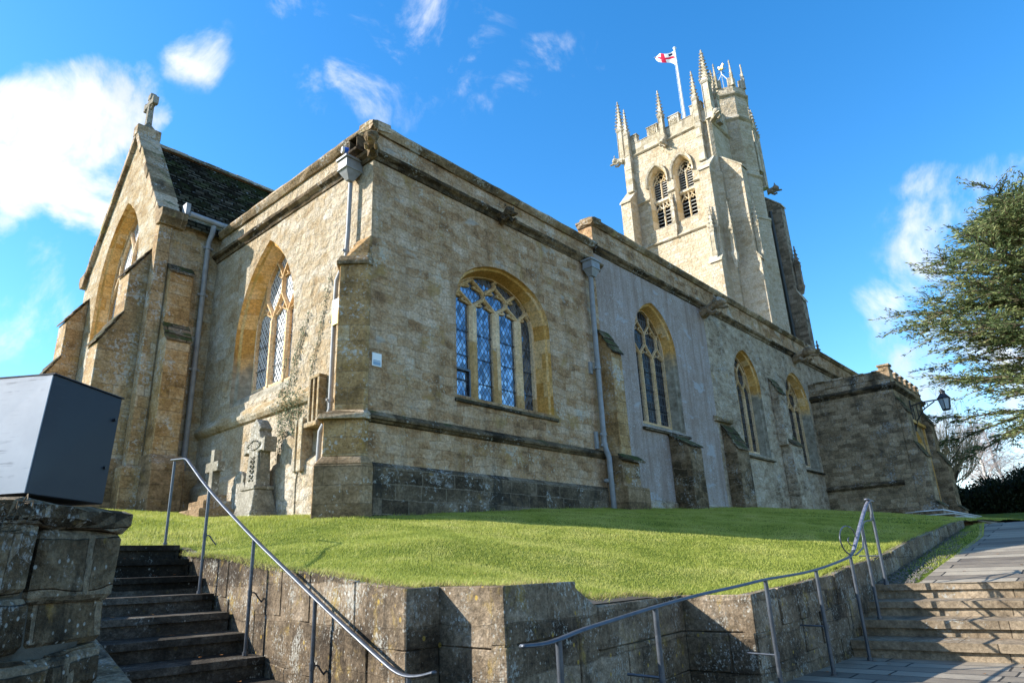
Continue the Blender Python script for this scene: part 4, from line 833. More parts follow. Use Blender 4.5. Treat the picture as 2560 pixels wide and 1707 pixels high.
battle(mb, mc, (PX0, PY, 0), (PX1, PY, 0), (0, -1, 0), 6.25, 6.52, 6.80, 6, .5, .28, .35)
battle(mb, mc, (PX1, PY, 0), (PX1, 0, 0), (1, 0, 0), 6.25, 6.52, 6.80, 4)
mb.box(PX0-.03, PX0+.32, PY-.03, PY+.34, 6.5, 6.98); mc.cut.append(len(mc.f)); mc.box(PX0-.07, PX0+.36, PY-.07, PY+.38, 6.98, 7.06)
pp = mb.build('battlement', M['parapet'], church, bevel=.015); build_cut(mc, 'coping', M['coping'], pp)
for (x0_, x1_, lb) in ((22.05, 22.85, 'near battered corner buttress of the porch'), (25.9, 26.7, 'far battered corner buttress of the porch')):
    mb, s2 = MB(), MB(); stack(mb, s2, (0, PY, 0), (0, -1, 0), (1, 0, 0), [(.8, 5.15, 5.75, .28), (.8, 3.45, 4.0, .55), (.8, 1.65, 1.8, .72)], x0_, x1_)
    bb = mb.build('buttress', M['porch'], church, bevel=.015, label=lb); build_cut(s2, 'weathering', M['slab'], bb)

# --- tower -----------------------------------------------------------------
TX, TY0, TY1, TX1 = 30.0, 5.4, 11.95, 37.0
FT = plane_frame('E', TX); FTN = plane_frame('N', TY0)
bw_r = opening(7.08, 8.42, 20.88, 24.45, 25.45, 'two'); bw_l = opening(8.92, 10.26, 20.88, 24.45, 25.45, 'two')
mb = MB(); wall_sheet(mb, FT, [(TY0, 1), (TY1, 1), (TY1, 27.1), (TY0, 27.1)], [bw_r, bw_l])
mb.add([(TX, TY0, 1), (TX1, TY0, 1), (TX1, TY0, 27.1), (TX, TY0, 27.1), (TX, TY1, 1), (TX1, TY1, 1), (TX1, TY1, 27.1), (TX, TY1, 27.1)], [(0, 1, 2, 3), (4, 5, 6, 7), (1, 5, 6, 2), (3, 2, 6, 7)])
tw = mb.build('tower_wall', M['tower'], church, fix=False, label='tall pale sunlit tower')
def belfry(o):
    i_ = inset(o, .14, .0, .12); a0, a1 = i_[0][0], i_[1][0]; mid = (a0+a1)/2; q = (a1-a0)/4
    f = MB(); bar(f, FT, [(mid, 20.9), (mid, 24.7)], .09, .42, .56)
    for zz, st in ((22.35, .38), (24.35, .40)):
        for s0 in (a0, mid):
            for p, r in (((s0, zz), (s0+q, zz+st)), ((s0+2*q, zz), (s0+q, zz+st))): bar(f, FT, ogee(p, r, 6), .07, .42, .54)
            bar(f, FT, [(s0+q, zz+st), (s0+q, zz+st+.2)], .06, .42, .54)
            for sx in (.5, 1.5): bar(f, FT, [(s0+q*sx, zz+.26), (s0+q, zz+.1), ], .05, .44, .52)
            bar(f, FT, [(s0+q*.2, zz+.62), (s0+q, zz+.42), (s0+q*1.8, zz+.62)], .05, .43, .53)
    bar(f, FT, ogee((a0+.02, 24.75), (mid, 25.28), 6), .06, .42, .54); bar(f, FT, ogee((a1-.02, 24.75), (mid, 25.28), 6), .06, .42, .54)
    f.add([FT(a0, 22.9, .40), FT(a1, 22.9, .40), FT(a1, 23.12, .40), FT(a0, 23.12, .40), FT(a0, 23.12, .6), FT(a1, 23.12, .6), FT(a0, 22.9, .6), FT(a1, 22.9, .6)], [(0, 1, 2, 3), (3, 2, 5, 4), (0, 1, 7, 6)])
    w_ = f.build('belfry_window', M['tower_gold'], church, fix=False, label='two-tier louvred belfry window with golden tracery')
    r = MB(); md = [(x*.6+y*.4, z*.6+v*.4) for (x, z), (y, v) in zip(o, i_)]; reveal(r, FT, o, md, 0, .16); reveal(r, FT, md, i_, .16, .56); r.build('reveal', M['tower_gold'], w_, fix=False)
    s = MB(); s.moulding([(0, 22.93), (.1, 22.96), (.12, 23.05), (0, 23.16)], FT(a0, 0, .42), FT(a1, 0, .42), (-1, 0, 0), .005, .2); s.build('transom', M['tower_gold'], w_)
    bk = MB(); bk.add([FT(p[0], p[1], .95) for p in i_], [tuple(range(len(i_)))]); bk.build('dark_opening', M['black'], w_, fix=False)
    for z0_, z1_, k in ((20.95, 22.35, 6), (23.25, 24.45, 7)):
        for j in range(k):
            z = z0_+(z1_-z0_)*j/(k-.5)
            l = MB(); l.hexa([FT(a0, z, .50), FT(a1, z, .50), FT(a1, z+.15, .82), FT(a0, z+.15, .82), FT(a0, z+.03, .50), FT(a1, z+.03, .50), FT(a1, z+.18, .82), FT(a0, z+.18, .82)]); l.build('louvre', M['louvre'], w_)
    # hood mould
    s = MB(); k = [p for p in o if p[1] >= 24.3]; cx_ = (o[0][0]+o[1][0])/2; k = [(k[0][0], 24.05)]+k+[(k[-1][0], 24.05)]
    def sc2(p, f_): return (cx_+(p[0]-cx_)*f_, 24.4+(p[1]-24.4)*f_ if p[1] > 24.4 else p[1])
    a_ = [sc2(p, 1.0) for p in k]; b_ = [sc2(p, 1.22) for p in k]; n_ = len(k)
    vs = [FT(*p, .0) for p in a_]+[FT(*p, -.12) for p in [sc2(p, 1.05) for p in k]]+[FT(*p, -.16) for p in b_]+[FT(*p, 0) for p in b_]
    s.add(vs, [(i+b*n_, i+1+b*n_, i+1+((b+1) % 4)*n_, i+((b+1) % 4)*n_) for b in range(4) for i in range(n_-1)]+[(0, n_, 2*n_, 3*n_), (n_-1, 2*n_-1, 3*n_-1, 4*n_-1)]); s.build('hood_mould', M['tower_dressing'], w_)
belfry(bw_r); belfry(bw_l)
TS = [(0, -.1), (.06, -.08), (.13, -.02), (.14, .03), (.1, .07), (0, .2)]
for z, segs in ((27.0, [(TY0, TY1)]), (23.2, [(TY0, 7.08), (8.42, 8.92), (10.26, TY1)]), (19.87, [(TY0, TY1)])):
    for a, b in segs:
        mb = MB(); mb.moulding([(o, q+z) for o, q in TS], (TX, b, 0), (TX, a, 0), (-1, 0, 0), .006, .4)
        if a == TY0: mb.moulding([(o, q+z) for o, q in TS], (TX-.02, TY0, 0), (TX1, TY0, 0), (0, -1, 0), .006, .4)
        mb.build('string_course', M['tower_dressing'], tw)
mb, mc = MB(), MB()
battle(mb, mc, (TX, TY1, 0), (TX, TY0, 0), (-1, 0, 0), 27.1, 27.95, 28.62, 4, .5, .35, .5)
battle(mb, mc, (TX, TY0, 0), (TX1, TY0, 0), (0, -1, 0), 27.1, 27.95, 28.62, 4, .5, .35, .5)
battle(mb, mc, (TX1, TY1, 0), (TX, TY1, 0), (0, 1, 0), 27.1, 27.95, 28.62, 4); battle(mb, mc, (TX1, TY0, 0), (TX1, TY1, 0), (1, 0, 0), 27.1, 27.95, 28.62, 4)
bt = mb.build('battlement', M['tower_dressing'], church, bevel=.02, label='pierced battlements of the tower'); build_cut(mc, 'coping', M['tower_dressing'], bt)
for k in range(4):   # carved panel frames in merlons
    mb = MB(); c = TY0+(TY1-TY0)*(k+.5)/4
    for s_ in (.26, .14):
        for (a, b, z0_, z1_) in ((c-s_, c+s_, 28.0+.3-s_, 28.3-s_+.05), (c-s_, c+s_, 28.3+s_-.05, 28.3+s_), (c-s_, c-s_+.05, 28.3-s_, 28.3+s_), (c+s_-.05, c+s_, 28.3-s_, 28.3+s_)): mb.box(TX-.038, TX-.01, a, b, z0_, z1_)
    mb.box(TX-.036, TX-.01, c-.2, c+.2, 28.29, 28.31); mb.build('merlon_panel', M['tower_dressing'], bt)

def pinnacle(x, y, z0, zc, zt, w, mat=None, rot=0.0, base=None, parent=None, label=None):
    """crocketed pinnacle: panelled square shaft z0..zc, gabled cap, spirelet to zt"""
    mb = MB(); mat = mat or M['tower_dressing']; h = w/2*.9
    def sq(s, z): return [(x+(a*math.cos(rot)-b*math.sin(rot)), y+(a*math.sin(rot)+b*math.cos(rot)), z) for a, b in ((-s, -s), (s, -s), (s, s), (-s, s))]
    if base is not None: mb.hexa(sq(h*.45, base)+sq(h*1.25, z0))
    mb.hexa(sq(h*1.1, z0)+sq(h, z0+.12)); mb.hexa(sq(h*.84, z0+.12)+sq(h*.80, zc))
    for a, b in ((-1, -1), (1, -1), (1, 1), (-1, 1)):      # corner rolls make sunk panels
        def cr(s, z): cx0, cy0 = x+(a*s*math.cos(rot)-b*s*math.sin(rot)), y+(a*s*math.sin(rot)+b*s*math.cos(rot)); return (cx0, cy0, z)
        mb.tube([cr(h*.84, z0+.1), cr(h*.80, zc)], h*.17, 4, smooth=False)
    mb.hexa(sq(h*.95, zc)+sq(h*1.2, zc+.09)); mb.hexa(sq(h*1.2, zc+.09)+sq(h*1.0, zc+.15))
    zg = zc+.15; g = w*.7
    for i in range(4):                                     # gablets
        an = rot+i*math.pi/2; d = Vector((math.cos(an), math.sin(an), 0)); s_ = Vector((-d.y, d.x, 0)); c = Vector((x, y, zg))
        P = [c+d*h*1.1-s_*h*.95, c+d*h*1.1+s_*h*.95, c+d*h*1.1+Vector((0, 0, g))]; Q = [p-d*h*.9 for p in P]; mb.add(P+Q, [(0, 1, 2), (3, 4, 5), (0, 1, 4, 3), (1, 2, 5, 4), (2, 0, 3, 5)])
    mb.hexa(sq(h*.82, zg)+sq(.025, zt-.12))
    H = zt-.12-zg; k = max(3, int(H/.26))
    for a, b in ((-1, -1), (1, -1), (1, 1), (-1, 1)):      # crockets
        for j in range(k):
            t = (j+.6)/k; s_ = h*.82*(1-t)+.025*t; r_ = h*(.34-.14*t)
            cx0, cy0 = x+((a*math.cos(rot)-b*math.sin(rot))*(s_+r_*.7)), y+((a*math.sin(rot)+b*math.cos(rot))*(s_+r_*.7)); z = zg+H*t
            mb.add([(cx0-r_, cy0-r_, z-.4*r_), (cx0+r_, cy0-r_, z), (cx0+r_, cy0+r_, z-.4*r_), (cx0-r_, cy0+r_, z), (cx0, cy0, z+r_*1.3), (cx0-.5*a*r_, cy0-.5*b*r_, z-r_*1.6)], [(0, 1, 4), (1, 2, 4), (2, 3, 4), (3, 0, 4), (0, 1, 5), (1, 2, 5), (2, 3, 5), (3, 0, 5)])
    r_ = max(.06, h*.28); mb.lathe((x, y), [(.03, zt-.2), (r_, zt-.12), (r_*.5, zt-.04), (r_*1.1, zt+.02), (r_*.4, zt+.09), (.01, zt+.13)], 6)
    return mb.build('pinnacle', mat, parent or tw, label=label, fix=False)
pinnacle(29.82, 6.10, 26.9, 28.72, 31.0, .40, base=23.9); pinnacle(29.82, 11.40, 26.9, 28.72, 30.85, .38, base=24.0)
for y_ in (6.10, 11.40):
    mb = MB(); mb.box(29.66, 30, y_-.19, y_+.19, 24.6, 28.7); mb.hexa([(29.5, y_-.24, 24.1), (30, y_-.24, 24.1), (30, y_+.24, 24.1), (29.5, y_+.24, 24.1), (29.66, y_-.19, 24.75), (30, y_-.19, 24.75), (30, y_+.19, 24.75), (29.66, y_+.19, 24.75)])
    for z in (25.9, 27.0): mb.box(29.62, 30, y_-.23, y_+.23, z, z+.12)
    mb.build('shaft', M['tower_dressing'], tw, bevel=.02)
pinnacle(29.85, 8.67, 27.3, 28.75, 30.95, .40, base=26.5); pinnacle(30.05, 5.30, 27.0, 29.75, 32.4, .58, label='tallest corner pinnacle of the tower')
pinnacle(30.05, 11.98, 27.0, 29.4, 31.95, .5); pinnacle(30.9, 5.2, 27.0, 28.9, 31.2, .46); pinnacle(36.8, 5.2, 26.0, 29.6, 32.2, .55); pinnacle(37.45, 5.2, 25.0, 29.2, 31.6, .5); pinnacle(37, 11.9, 27, 29.4, 31.9, .5)
gargoyle(tw, (29.98, 8.67, 26.75), (-1, 0, 0), .5, M['tower_dressing'], None, 1.25); gargoyle(tw, (30.1, 5.25, 27.05), (-.8, -1, 0), .8, M['tower_dressing'], None, 1.5); gargoyle(tw, (30.0, 12.0, 27.1), (-.3, 1, 0), .75, M['tower_dressing'], None, 1.4); gargoyle(tw, (37.2, 5.0, 24.6), (.3, -1, 0), .8, M['tower_shaded'], None, 1.4)
def t_buttress(o, a, b, l0, l1, st, label, mat=None):
    mb, s2 = MB(), MB(); prevp = 0; pts = [(0, st[-1][0]), (st[-1][3], st[-1][0])]
    for j in range(len(st)-1, -1, -1): pts += [(st[j][3], st[j][1]), (st[j-1][3] if j else 0, st[j][2])]
    mb.extr(pts, o, a, (0, 0, 1), b, l0, l1)
    for (zb, zf, zw, pr) in st:
        s2.cut = getattr(s2, 'cut', [])+[len(s2.f)]; s2.extr([(pr+.08, zf-.06), (pr+.08, zf+.06), (prevp, zw+.08), (prevp, zw-.06)], o, a, (0, 0, 1), b, l0-.05, l1+.05); prevp = pr
    x = mb.build('tower_buttress', mat or M['tower'], church, bevel=.02, label=label); build_cut(s2, 'weathering', M['tower_dressing'], x)
t_buttress((TX, 0, 0), (-1, 0, 0), (0, 1, 0), 5.50, 6.24, [(1, 23.15, 24.35, 1.0), (1, 16.75, 17.2, 1.3)], 'east-facing buttress at the near corner of the tower')
t_buttress((TX, 0, 0), (-1, 0, 0), (0, 1, 0), 11.18, 11.95, [(1, 23.15, 24.35, 1.0), (1, 16.75, 17.2, 1.3)], 'east-facing buttress at the far corner of the tower')
t_buttress((0, TY0, 0), (0, -1, 0), (1, 0, 0), 30.25, 31.0, [(1, 23.1, 24.4, 1.38), (1, 16.75, 17.2, 1.6)], 'north-facing buttress at the near corner of the tower')
t_buttress((0, TY0, 0), (0, -1, 0), (1, 0, 0), 36.55, 37.3, [(1, 22.9, 24.2, 1.30), (1, 15.9, 16.6, 1.55)], 'dark shaded buttress at the far north corner of the tower', M['tower_shaded'])
mb = MB(); mb.prism([(29.72, 5.52), (30.02, 5.2), (30.24, 5.2), (30.24, 5.6), (29.72, 5.6)][::-1], 1, 23.1); mb.prism([(29.86, 5.5), (30.02, 5.3), (30.24, 5.3), (30.24, 5.6), (29.86, 5.6)][::-1], 23.1, 27.0); mb.build('corner_pier', M['tower'], tw, bevel=.02)
pinnacle(28.85, 5.87, 17.3, 18.7, 20.4, .34, base=16.7); pinnacle(29.55, 5.0, 17.2, 18.7, 20.6, .30, base=16.3); pinnacle(30.62, 3.85, 17.2, 18.9, 20.7, .34, base=16.5); pinnacle(36.95, 3.88, 17.0, 18.3, 19.75, .36, mat=M['tower_shaded'], base=16.4)
pinnacle(29.9, 8.67, 20.6, 21.7, 22.9, .30, base=19.8); pinnacle(33.3, 4.1, 11.4, 12.0, 13.0, .3)
pinnacle(36.2, 3.4, 8.0, 11.2, 12.8, .42, mat=M['tower_shaded'])
# stair turret
def octa(cx_, cy_, r, off=0.0): return [(cx_+r*math.cos(off+i*math.pi/4), cy_+r*math.sin(off+i*math.pi/4)) for i in range(8)]
mb = MB(); OC = (34.0, 5.6)
mb.prism(octa(*OC, 1.48), 1, 20.8); mb.prism(octa(*OC, 1.40), 20.8, 24.0); mb.prism(octa(*OC, 1.36), 24.0, 31.0)
tu = mb.build('stair_turret', M['tower'], church, bevel=.02, label='octagonal stair turret rising above the tower parapet')
for z, r in ((20.8, 1.40), (24.0, 1.36), (28.4, 1.36), (30.35, 1.36)):
    mb = MB(); mb.prism(octa(*OC, r+.16), z-.06, z+.05, octa(*OC, r+.17)); mb.prism(octa(*OC, r+.17), z+.05, z+.2, octa(*OC, r)); mb.prism(octa(*OC, r), z-.18, z-.06, octa(*OC, r+.16))
    mb.build('string_course', M['tower_dressing'], tu)
mb = MB(); po = octa(*OC, 1.38); pi_ = octa(*OC, 1.15)
for i in range(8):
    a, b = Vector(po[i]), Vector(po[(i+1) % 8]); c, d = Vector(pi_[i]), Vector(pi_[(i+1) % 8])
    for t0, t1 in ((0, .28), (.72, 1)):
        mb.cut = getattr(mb, 'cut', [])+[len(mb.f)]
        P = [a.lerp(b, t0), a.lerp(b, t1), c.lerp(d, t1), c.lerp(d, t0)]; mb.hexa([(*p, 31.0) for p in P]+[(*p, 31.62) for p in P]); Q = [a.lerp(b, t0)*1.0, a.lerp(b, t1), c.lerp(d, t1), c.lerp(d, t0)]; mb.hexa([(*p, 31.62) for p in Q]+[(*p, 31.69) for p in Q])
build_cut(mb, 'merlon', M['tower_dressing'], tu)
for i in range(8): pinnacle(po[i][0], po[i][1], 31.0, 31.7, 33.0, .2, parent=tu)
mb = MB(); mb.tube([(36.2, 4.72, 22.5), (36.35, 4.6, 1.0)], .11, 8); mb.box(36.0, 36.45, 5.2, 5.3, 10, 22.5); mb.build('downpipe', M['pipe_dark'], church, label='black downpipe on the north side of the tower')
# nave roof and body behind the aisle
mb = MB(); mb.box(1.0, 30, 5.4, 11.9, .9, 7.9); mb.add([(7.2, 5.4, 7.8), (30, 5.4, 7.8), (30, 8.6, 8.4), (7.2, 8.6, 8.4), (7.2, 11.9, 7.8), (30, 11.9, 7.8)], [(0, 1, 2, 3), (3, 2, 5, 4)]); mb.build('nave_body', M['aisle'], church, fix=False)
# ------------------------------------------------------------------ churchyard terrain
CP = np.array([(0, 0, .93), (2, 0, 1.05), (4, 0, 1.19), (6.6, 0, 1.31), (9.7, 0, 1.41), (13.2, 0, 1.58), (17, 0, 1.66), (21.5, 0, 1.72), (-.7, .4, .90), (0, 2.4, 1.13), (-.9, 3, 1.11), (0, 4.5, 1.31), (0, 6.1, 1.5),
  (-1.3, 5.4, 1.42), (-2.1, 5.6, 1.45), (-2.5, 8, 1.6), (-2.5, 11, 1.75), (-2.55, 2.2, .95), (-2.79, .37, .56), (-2.9, -.67, .35), (-3.11, -2.61, .155), (-3.24, -3.88, .045), (-3.31, -4.51, -.03), (-3.37, -5.11, -.075),
  (-3.07, -5.72, -.075), (-2.2, -5.6, -.09), (-1.8, -5.6, -.25), (-.3, -5.45, -.29), (-.3, -6.14, -.265), (1.9, -6.14, -.165), (3.73, -6.14, -.022), (4.78, -6.14, .10), (6.43, -6.14, .28), (8.5, -6.14, .48), (10.5, -6.14, .65), (13, -6.1, .70), (18, -6.3, .80), (24, -7, .9),
  (22, -3.1, 1.38), (17, -3.3, 1.25), (28, -4, 1.5), (38, -3, 1.85), (38, -12, 1.9), (25, -14, 1.2), (60, 0, 2.6), (-1.2, -3, .40), (3, -3, .60), (8, -3, .92), (12, -3.3, 1.12), (-5.2, -.2, .56), (-5.6, -4.5, .0), (-9, -5.5, -.1), (-8, 2, .9), (-6, 8, 1.5), (0, 16, 2.0), (20, 14, 2.2), (-14, 10, 1.5)])
_X, _z = CP[:, :2], CP[:, 2]
_D = np.hypot(_X[:, None, 0]-_X[None, :, 0], _X[:, None, 1]-_X[None, :, 1])
_A = np.block([[_D+np.eye(len(_X))*-.02, np.c_[np.ones(len(_X)), _X]], [np.r_[[np.ones(len(_X))], _X.T], np.zeros((3, 3))]])
_W = np.linalg.solve(_A, np.r_[_z, 0, 0, 0])
def Hs(P):
    P = np.asarray(P, float).reshape(-1, 2); out = np.zeros(len(P))
    for a in range(0, len(P), 20000):
        Q = P[a:a+20000]; d = np.hypot(Q[:, None, 0]-_X[None, :, 0], Q[:, None, 1]-_X[None, :, 1])
        out[a:a+20000] = d@_W[:len(_X)] + _W[len(_X)] + Q@_W[len(_X)+1:]
    und = .010*np.sin(P[:, 0]*2.1+1)*np.sin(P[:, 1]*2.7) + .006*np.sin(P[:, 0]*5.3+P[:, 1]*3.1)
    return out + und
def H(x, y): return float(Hs([(x, y)])[0])
LAWN = [(-.16, -6.0), (10.6, -6.0), (12, -5.95), (15.7, -5.8), (22, -5.8), (32, -5.8), (32, 16), (-14, 16), (-14, -6.4), (-5.35, -5.05), (-5.12, -4.6), (-4.78, -.25), (-4.72, -.05), (-2.86, -.22), (-2.72, -.4), (-3.2, -4.98), (-2.93, -5.0), (-2.92, -5.58), (-2.2, -5.48), (-.14, -5.3)]
def pip(P, poly):
    P = np.asarray(P); c = np.zeros(len(P), bool); n_ = len(poly)
    for i in range(n_):
        x0, y0 = poly[i]; x1, y1 = poly[(i+1) % n_]
        if y0 == y1: continue
        c ^= ((y0 > P[:, 1]) != (y1 > P[:, 1])) & (P[:, 0] < (x1-x0)*(P[:, 1]-y0)/(y1-y0)+x0)
    return c
gx, gy = np.meshgrid(np.arange(-5.5, 12, .16), np.arange(-6.4, 3, .16)); g1_ = np.c_[gx.ravel(), gy.ravel()]
gx, gy = np.meshgrid(np.arange(-13.7, 32, .7), np.arange(-6.3, 15.8, .7)); g2_ = np.c_[gx.ravel(), gy.ravel()]
g2_ = g2_[~((g2_[:, 0] > -5.6) & (g2_[:, 0] < 12.1) & (g2_[:, 1] < 3.1))]
G = np.r_[g1_, g2_]; G = G + rng.uniform(-.03, .03, G.shape); G = G[pip(G, LAWN)]
bd = []
for i in range(len(LAWN)):
    a, b = Vector(LAWN[i]), Vector(LAWN[(i+1) % len(LAWN)]); k = max(1, int((b-a).length/.25)); bd += [tuple(a.lerp(b, t/k)) for t in range(k)]
nb_ = len(bd); pts_ = [Vector(p) for p in bd]+[Vector(p) for p in G]
res = geometry.delaunay_2d_cdt(pts_, [(i, (i+1) % nb_) for i in range(nb_)], [], 1, 1e-5)
vv = np.array([(v.x, v.y) for v in res[0]]); zz = Hs(vv)
mb = MB(); mb.v = [(x, y, z) for (x, y), z in zip(vv, zz)]; mb.f = [tuple(f) for f in res[2]]; mb.sm = [True]*len(mb.f)
lawn = mb.build('lawn', M['lawn'], None, fix=False); tag(lawn, 'bright green churchyard lawn sloping up to the church walls', 'lawn', kind='structure')
# street level sheet to the horizon and the rising field beyond the path
mb = MB(); mb.add([(-900, -900, -1.76), (900, -900, -1.76), (900, 900, -1.76), (-900, 900, -1.76)], [(0, 1, 2, 3)]); o = mb.build('ground', M['ground'], None, fix=False); tag(o, 'dark street surface at the foot of the steps', 'ground', kind='structure')
fx, fy = np.meshgrid(np.r_[np.linspace(11.8, 60, 40), 90, 160, 400], np.r_[-400, -120, -60, np.linspace(-40, -5.85, 30)]); mb = MB()
def fieldz(x, y):
    t = min(1, max(0, (x-18)/14)); return (.62+.012*(x-12))*(1-t) + t*(H(min(x, 60), max(y, -14)))-.03+max(0, x-60)*.02
mb.v = [(x, y, fieldz(x, y)) for x, y in zip(fx.ravel(), fy.ravel())]; nx_ = fx.shape[1]
mb.f = [(j*nx_+i, j*nx_+i+1, (j+1)*nx_+i+1, (j+1)*nx_+i) for j in range(fx.shape[0]-1) for i in range(nx_-1)]; mb.sm = [True]*len(mb.f)
# extend the field behind the church
b0 = len(mb.v); mb.v += [(32, -6.3, H(32, -6.3)-.05), (400, -6.3, 9), (400, 400, 12), (32, 400, 4), (-14, 16, 1.5), (-14, 400, 3), (-400, 400, 1), (-400, 16, 0)]; mb.f += [(b0, b0+1, b0+2, b0+3), (b0+4, b0+3, b0+5), (b0+4, b0+5, b0+6, b0+7)]; mb.sm += [True]*3
o = mb.build('field', M['grass_far'], None, fix=False); tag(o, 'shaded grass rising beyond the paved path', 'grass', kind='structure')

# ------------------------------------------------------------------ path, right-hand steps
def pathz(x): return -.314+.12*(x-3.46) if x < 10.9 else .579+.017*(x-10.9)
xs = [3.41]+list(np.arange(3.8, 26, .4)); mb = MB()
for i, x in enumerate(xs):
    yl = min(-5.82, -6.64+max(0, x-8.5)*.12)
    for y in (yl, -8.0, -9.5, -14.0): mb.v.append((x, y, pathz(x)+.004*math.sin(x*3+y)))
for i in range(len(xs)-1):
    for j in range(3): a = i*4+j; mb.f.append((a, a+1, a+5, a+4)); mb.sm.append(False)
o = mb.build('path', M['paving'], None, fix=False); tag(o, 'stone-paved path rising beside the low wall', 'path', kind='structure')
mb = MB()
for i in range(19):
    x0, x1 = 3.43+i*.45, 3.43+(i+1)*.45
    mb.add([(x0, -6.1, pathz(x0)-.009), (x1, -6.1, pathz(x1)-.009), (x1, min(-5.9, -6.72+max(0, x1-8.5)*.12), pathz(x1)-.010), (x0, min(-5.9, -6.72+max(0, x0-8.5)*.12), pathz(x0)-.010)], [(0, 1, 2, 3)])
o = mb.build('verge', M['lawn'], None, fix=False); tag(o, 'narrow strip of soil and thin grass between low wall and paving', 'verge', kind='structure')
mb = MB(); NP_ = 1500
for i in range(NP_):
    x = 3.5+6*random.random()**1.6; y = -6.17-random.random()**1.3*(.43 if x < 7.5 else .25); s = random.uniform(.008, .022); z = pathz(x)+s*.2
    P = [(x+s*random.uniform(.5, 1.2)*math.cos(a), y+s*random.uniform(.5, 1.2)*math.sin(a), z) for a in (0, 1.26, 2.5, 3.8, 5.0)]; mb.add(P+[(x, y, z+s*.8), ], [(0, 1, 5), (1, 2, 5), (2, 3, 5), (3, 4, 5), (4, 0, 5)])
o = mb.build('gravel', M['gravel'], None, fix=False); tag(o, 'loose gravel along the foot of the low wall', 'gravel', kind='stuff')
st = thing('stone_steps', (2.7, -8, -1.02), 'four broad worn stone steps with overhanging treads rising to the paved path', 'steps')
RS = [(3.41, -.30), (2.98, -.48), (2.52, -.66), (2.09, -.84)]
for i, (x, z) in enumerate(RS):
    xn = RS[i-1][0]+.1 if i else 3.9; t = MB(); y = -6.155
    while y > -13.8:
        l = random.uniform(1.5, 2.1); dz = random.uniform(-.006, .006); dx = random.uniform(-.012, .012); k = 8; prof = []
        y2 = max(-14, y-l+.008)
        ys_ = np.linspace(y, y2, k+1)
        for a, b in zip(ys_[:-1], ys_[1:]):
            j0 = .008*math.sin(a*5+i); j1 = .008*math.sin(b*5+i)
            t.hexa([(x+dx+j0, a, z-.09), (xn, a, z-.09), (xn, b, z-.09), (x+dx+j1, b, z-.09), (x+dx+j0-.006, a, z-.012+dz), (xn, a, z+dz), (xn, b, z+dz), (x+dx+j1-.006, b, z-.012+dz)])
        y -= l
    o = t.build('tread', M['steps'], st, fix=True)
    r = MB(); r.box(x+.05, x+.34, -13.9, -6.15, z-.19, z-.089); r.build('riser', M['steps'], st)
# landing and lower flight down to the street
mb = MB(); mb.add([(2.3, -6.1, -1.02), (-.95, -6.1, -1.022), (-.95, -14, -1.025), (2.3, -14, -1.02)], [(0, 1, 2, 3)]); o = mb.build('landing', M['paving'], None, fix=False); tag(o, 'paved landing below the broad stone steps', 'pavement', kind='structure')
st2 = thing('stone_steps', (-1.4, -8, -1.75), 'lower flight of stone steps from the street up to the paved landing', 'steps')
for i in range(3): mb = MB(); mb.box(-1.3-.34*i, -.93-.34*i, -13.9, -6.15, -1.75, -1.024-.18*(i+1)); mb.build('tread', M['steps'], st2, bevel=.01)
# white edged steps in front of the porch
ps = thing('porch_steps', (21, -4.5, 1.0), 'pale-edged stepped platform below the porch doorway', 'steps')
for i, (x, y, z) in enumerate([(15.8, -5.62, .86), (17.2, -5.12, 1.04), (18.7, -4.62, 1.22), (19.5, -4.2, 1.40)]):
    s = MB(); s.box(x, 26.5, y, -3.0, z-.5, z-.035); s.build('riser', M['aisle_dark'], ps)
    e = MB(); e.box(x-.03, x+.3, y-.03, -3.4, z-.034, z); e.box(x+.302, 26.5, y-.03, y+.32, z-.034, z-.001); e.box(x+.302, 26.5, y+.322, -3.05, z-.034, z-.004); e.build('edge', M['step_edge'], ps, bevel=.006)

# ------------------------------------------------------------------ left-hand steps (local frame: s up the flight, n to the left)
LD = Vector((math.cos(R(84)), math.sin(R(84)), 0)); LN = Vector((-math.sin(R(84)), math.cos(R(84)), 0)); LP = Vector((-3.2, -3.5, 0))
def lp(s, n, z): q = LP+LD*s+LN*n; return (q.x, q.y, z)
LS = [(3.17, .50), (2.78, .325), (2.35, .135), (1.91, -.05), (1.44, -.23), (1.02, -.40), (.55, -.57), (.12, -.745), (-.31, -.92), (-.74, -1.09), (-1.17, -1.26), (-1.6, -1.43), (-2.03, -1.60)]
ls = thing('stone_steps', (-3.9, -2.5, -.5), 'steep dark flight of stone steps beside the slanting grey handrail', 'steps')
for i, (s, z) in enumerate(LS):
    s1 = LS[i-1][0]+.06 if i else 3.75; t = MB(); k = 10; ns_ = np.linspace(-.0, 1.56, k+1); z_ = z+random.uniform(-.005, .005)
    for a, b in zip(ns_[:-1], ns_[1:]):
        j0 = .01*math.sin(a*7+i*2); j1 = .01*math.sin(b*7+i*2)
        t.hexa([lp(s+j0, a, z_-.07), lp(s+j1, b, z_-.07), lp(s1, b, z_-.07), lp(s1, a, z_-.07), lp(s+j0, a, z_-.012), lp(s+j1, b, z_-.012), lp(s1, b, z_), lp(s1, a, z_)])
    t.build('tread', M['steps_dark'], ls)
    r = MB(); r.hexa([lp(s+.035, 0, z-.3), lp(s+.035, 1.56, z-.3), lp(s+.3, 1.56, z-.3), lp(s+.3, 0, z-.3), lp(s+.035, 0, z-.069), lp(s+.035, 1.56, z-.069), lp(s+.3, 1.56, z-.069), lp(s+.3, 0, z-.069)]); r.build('riser', M['steps_dark'], ls)

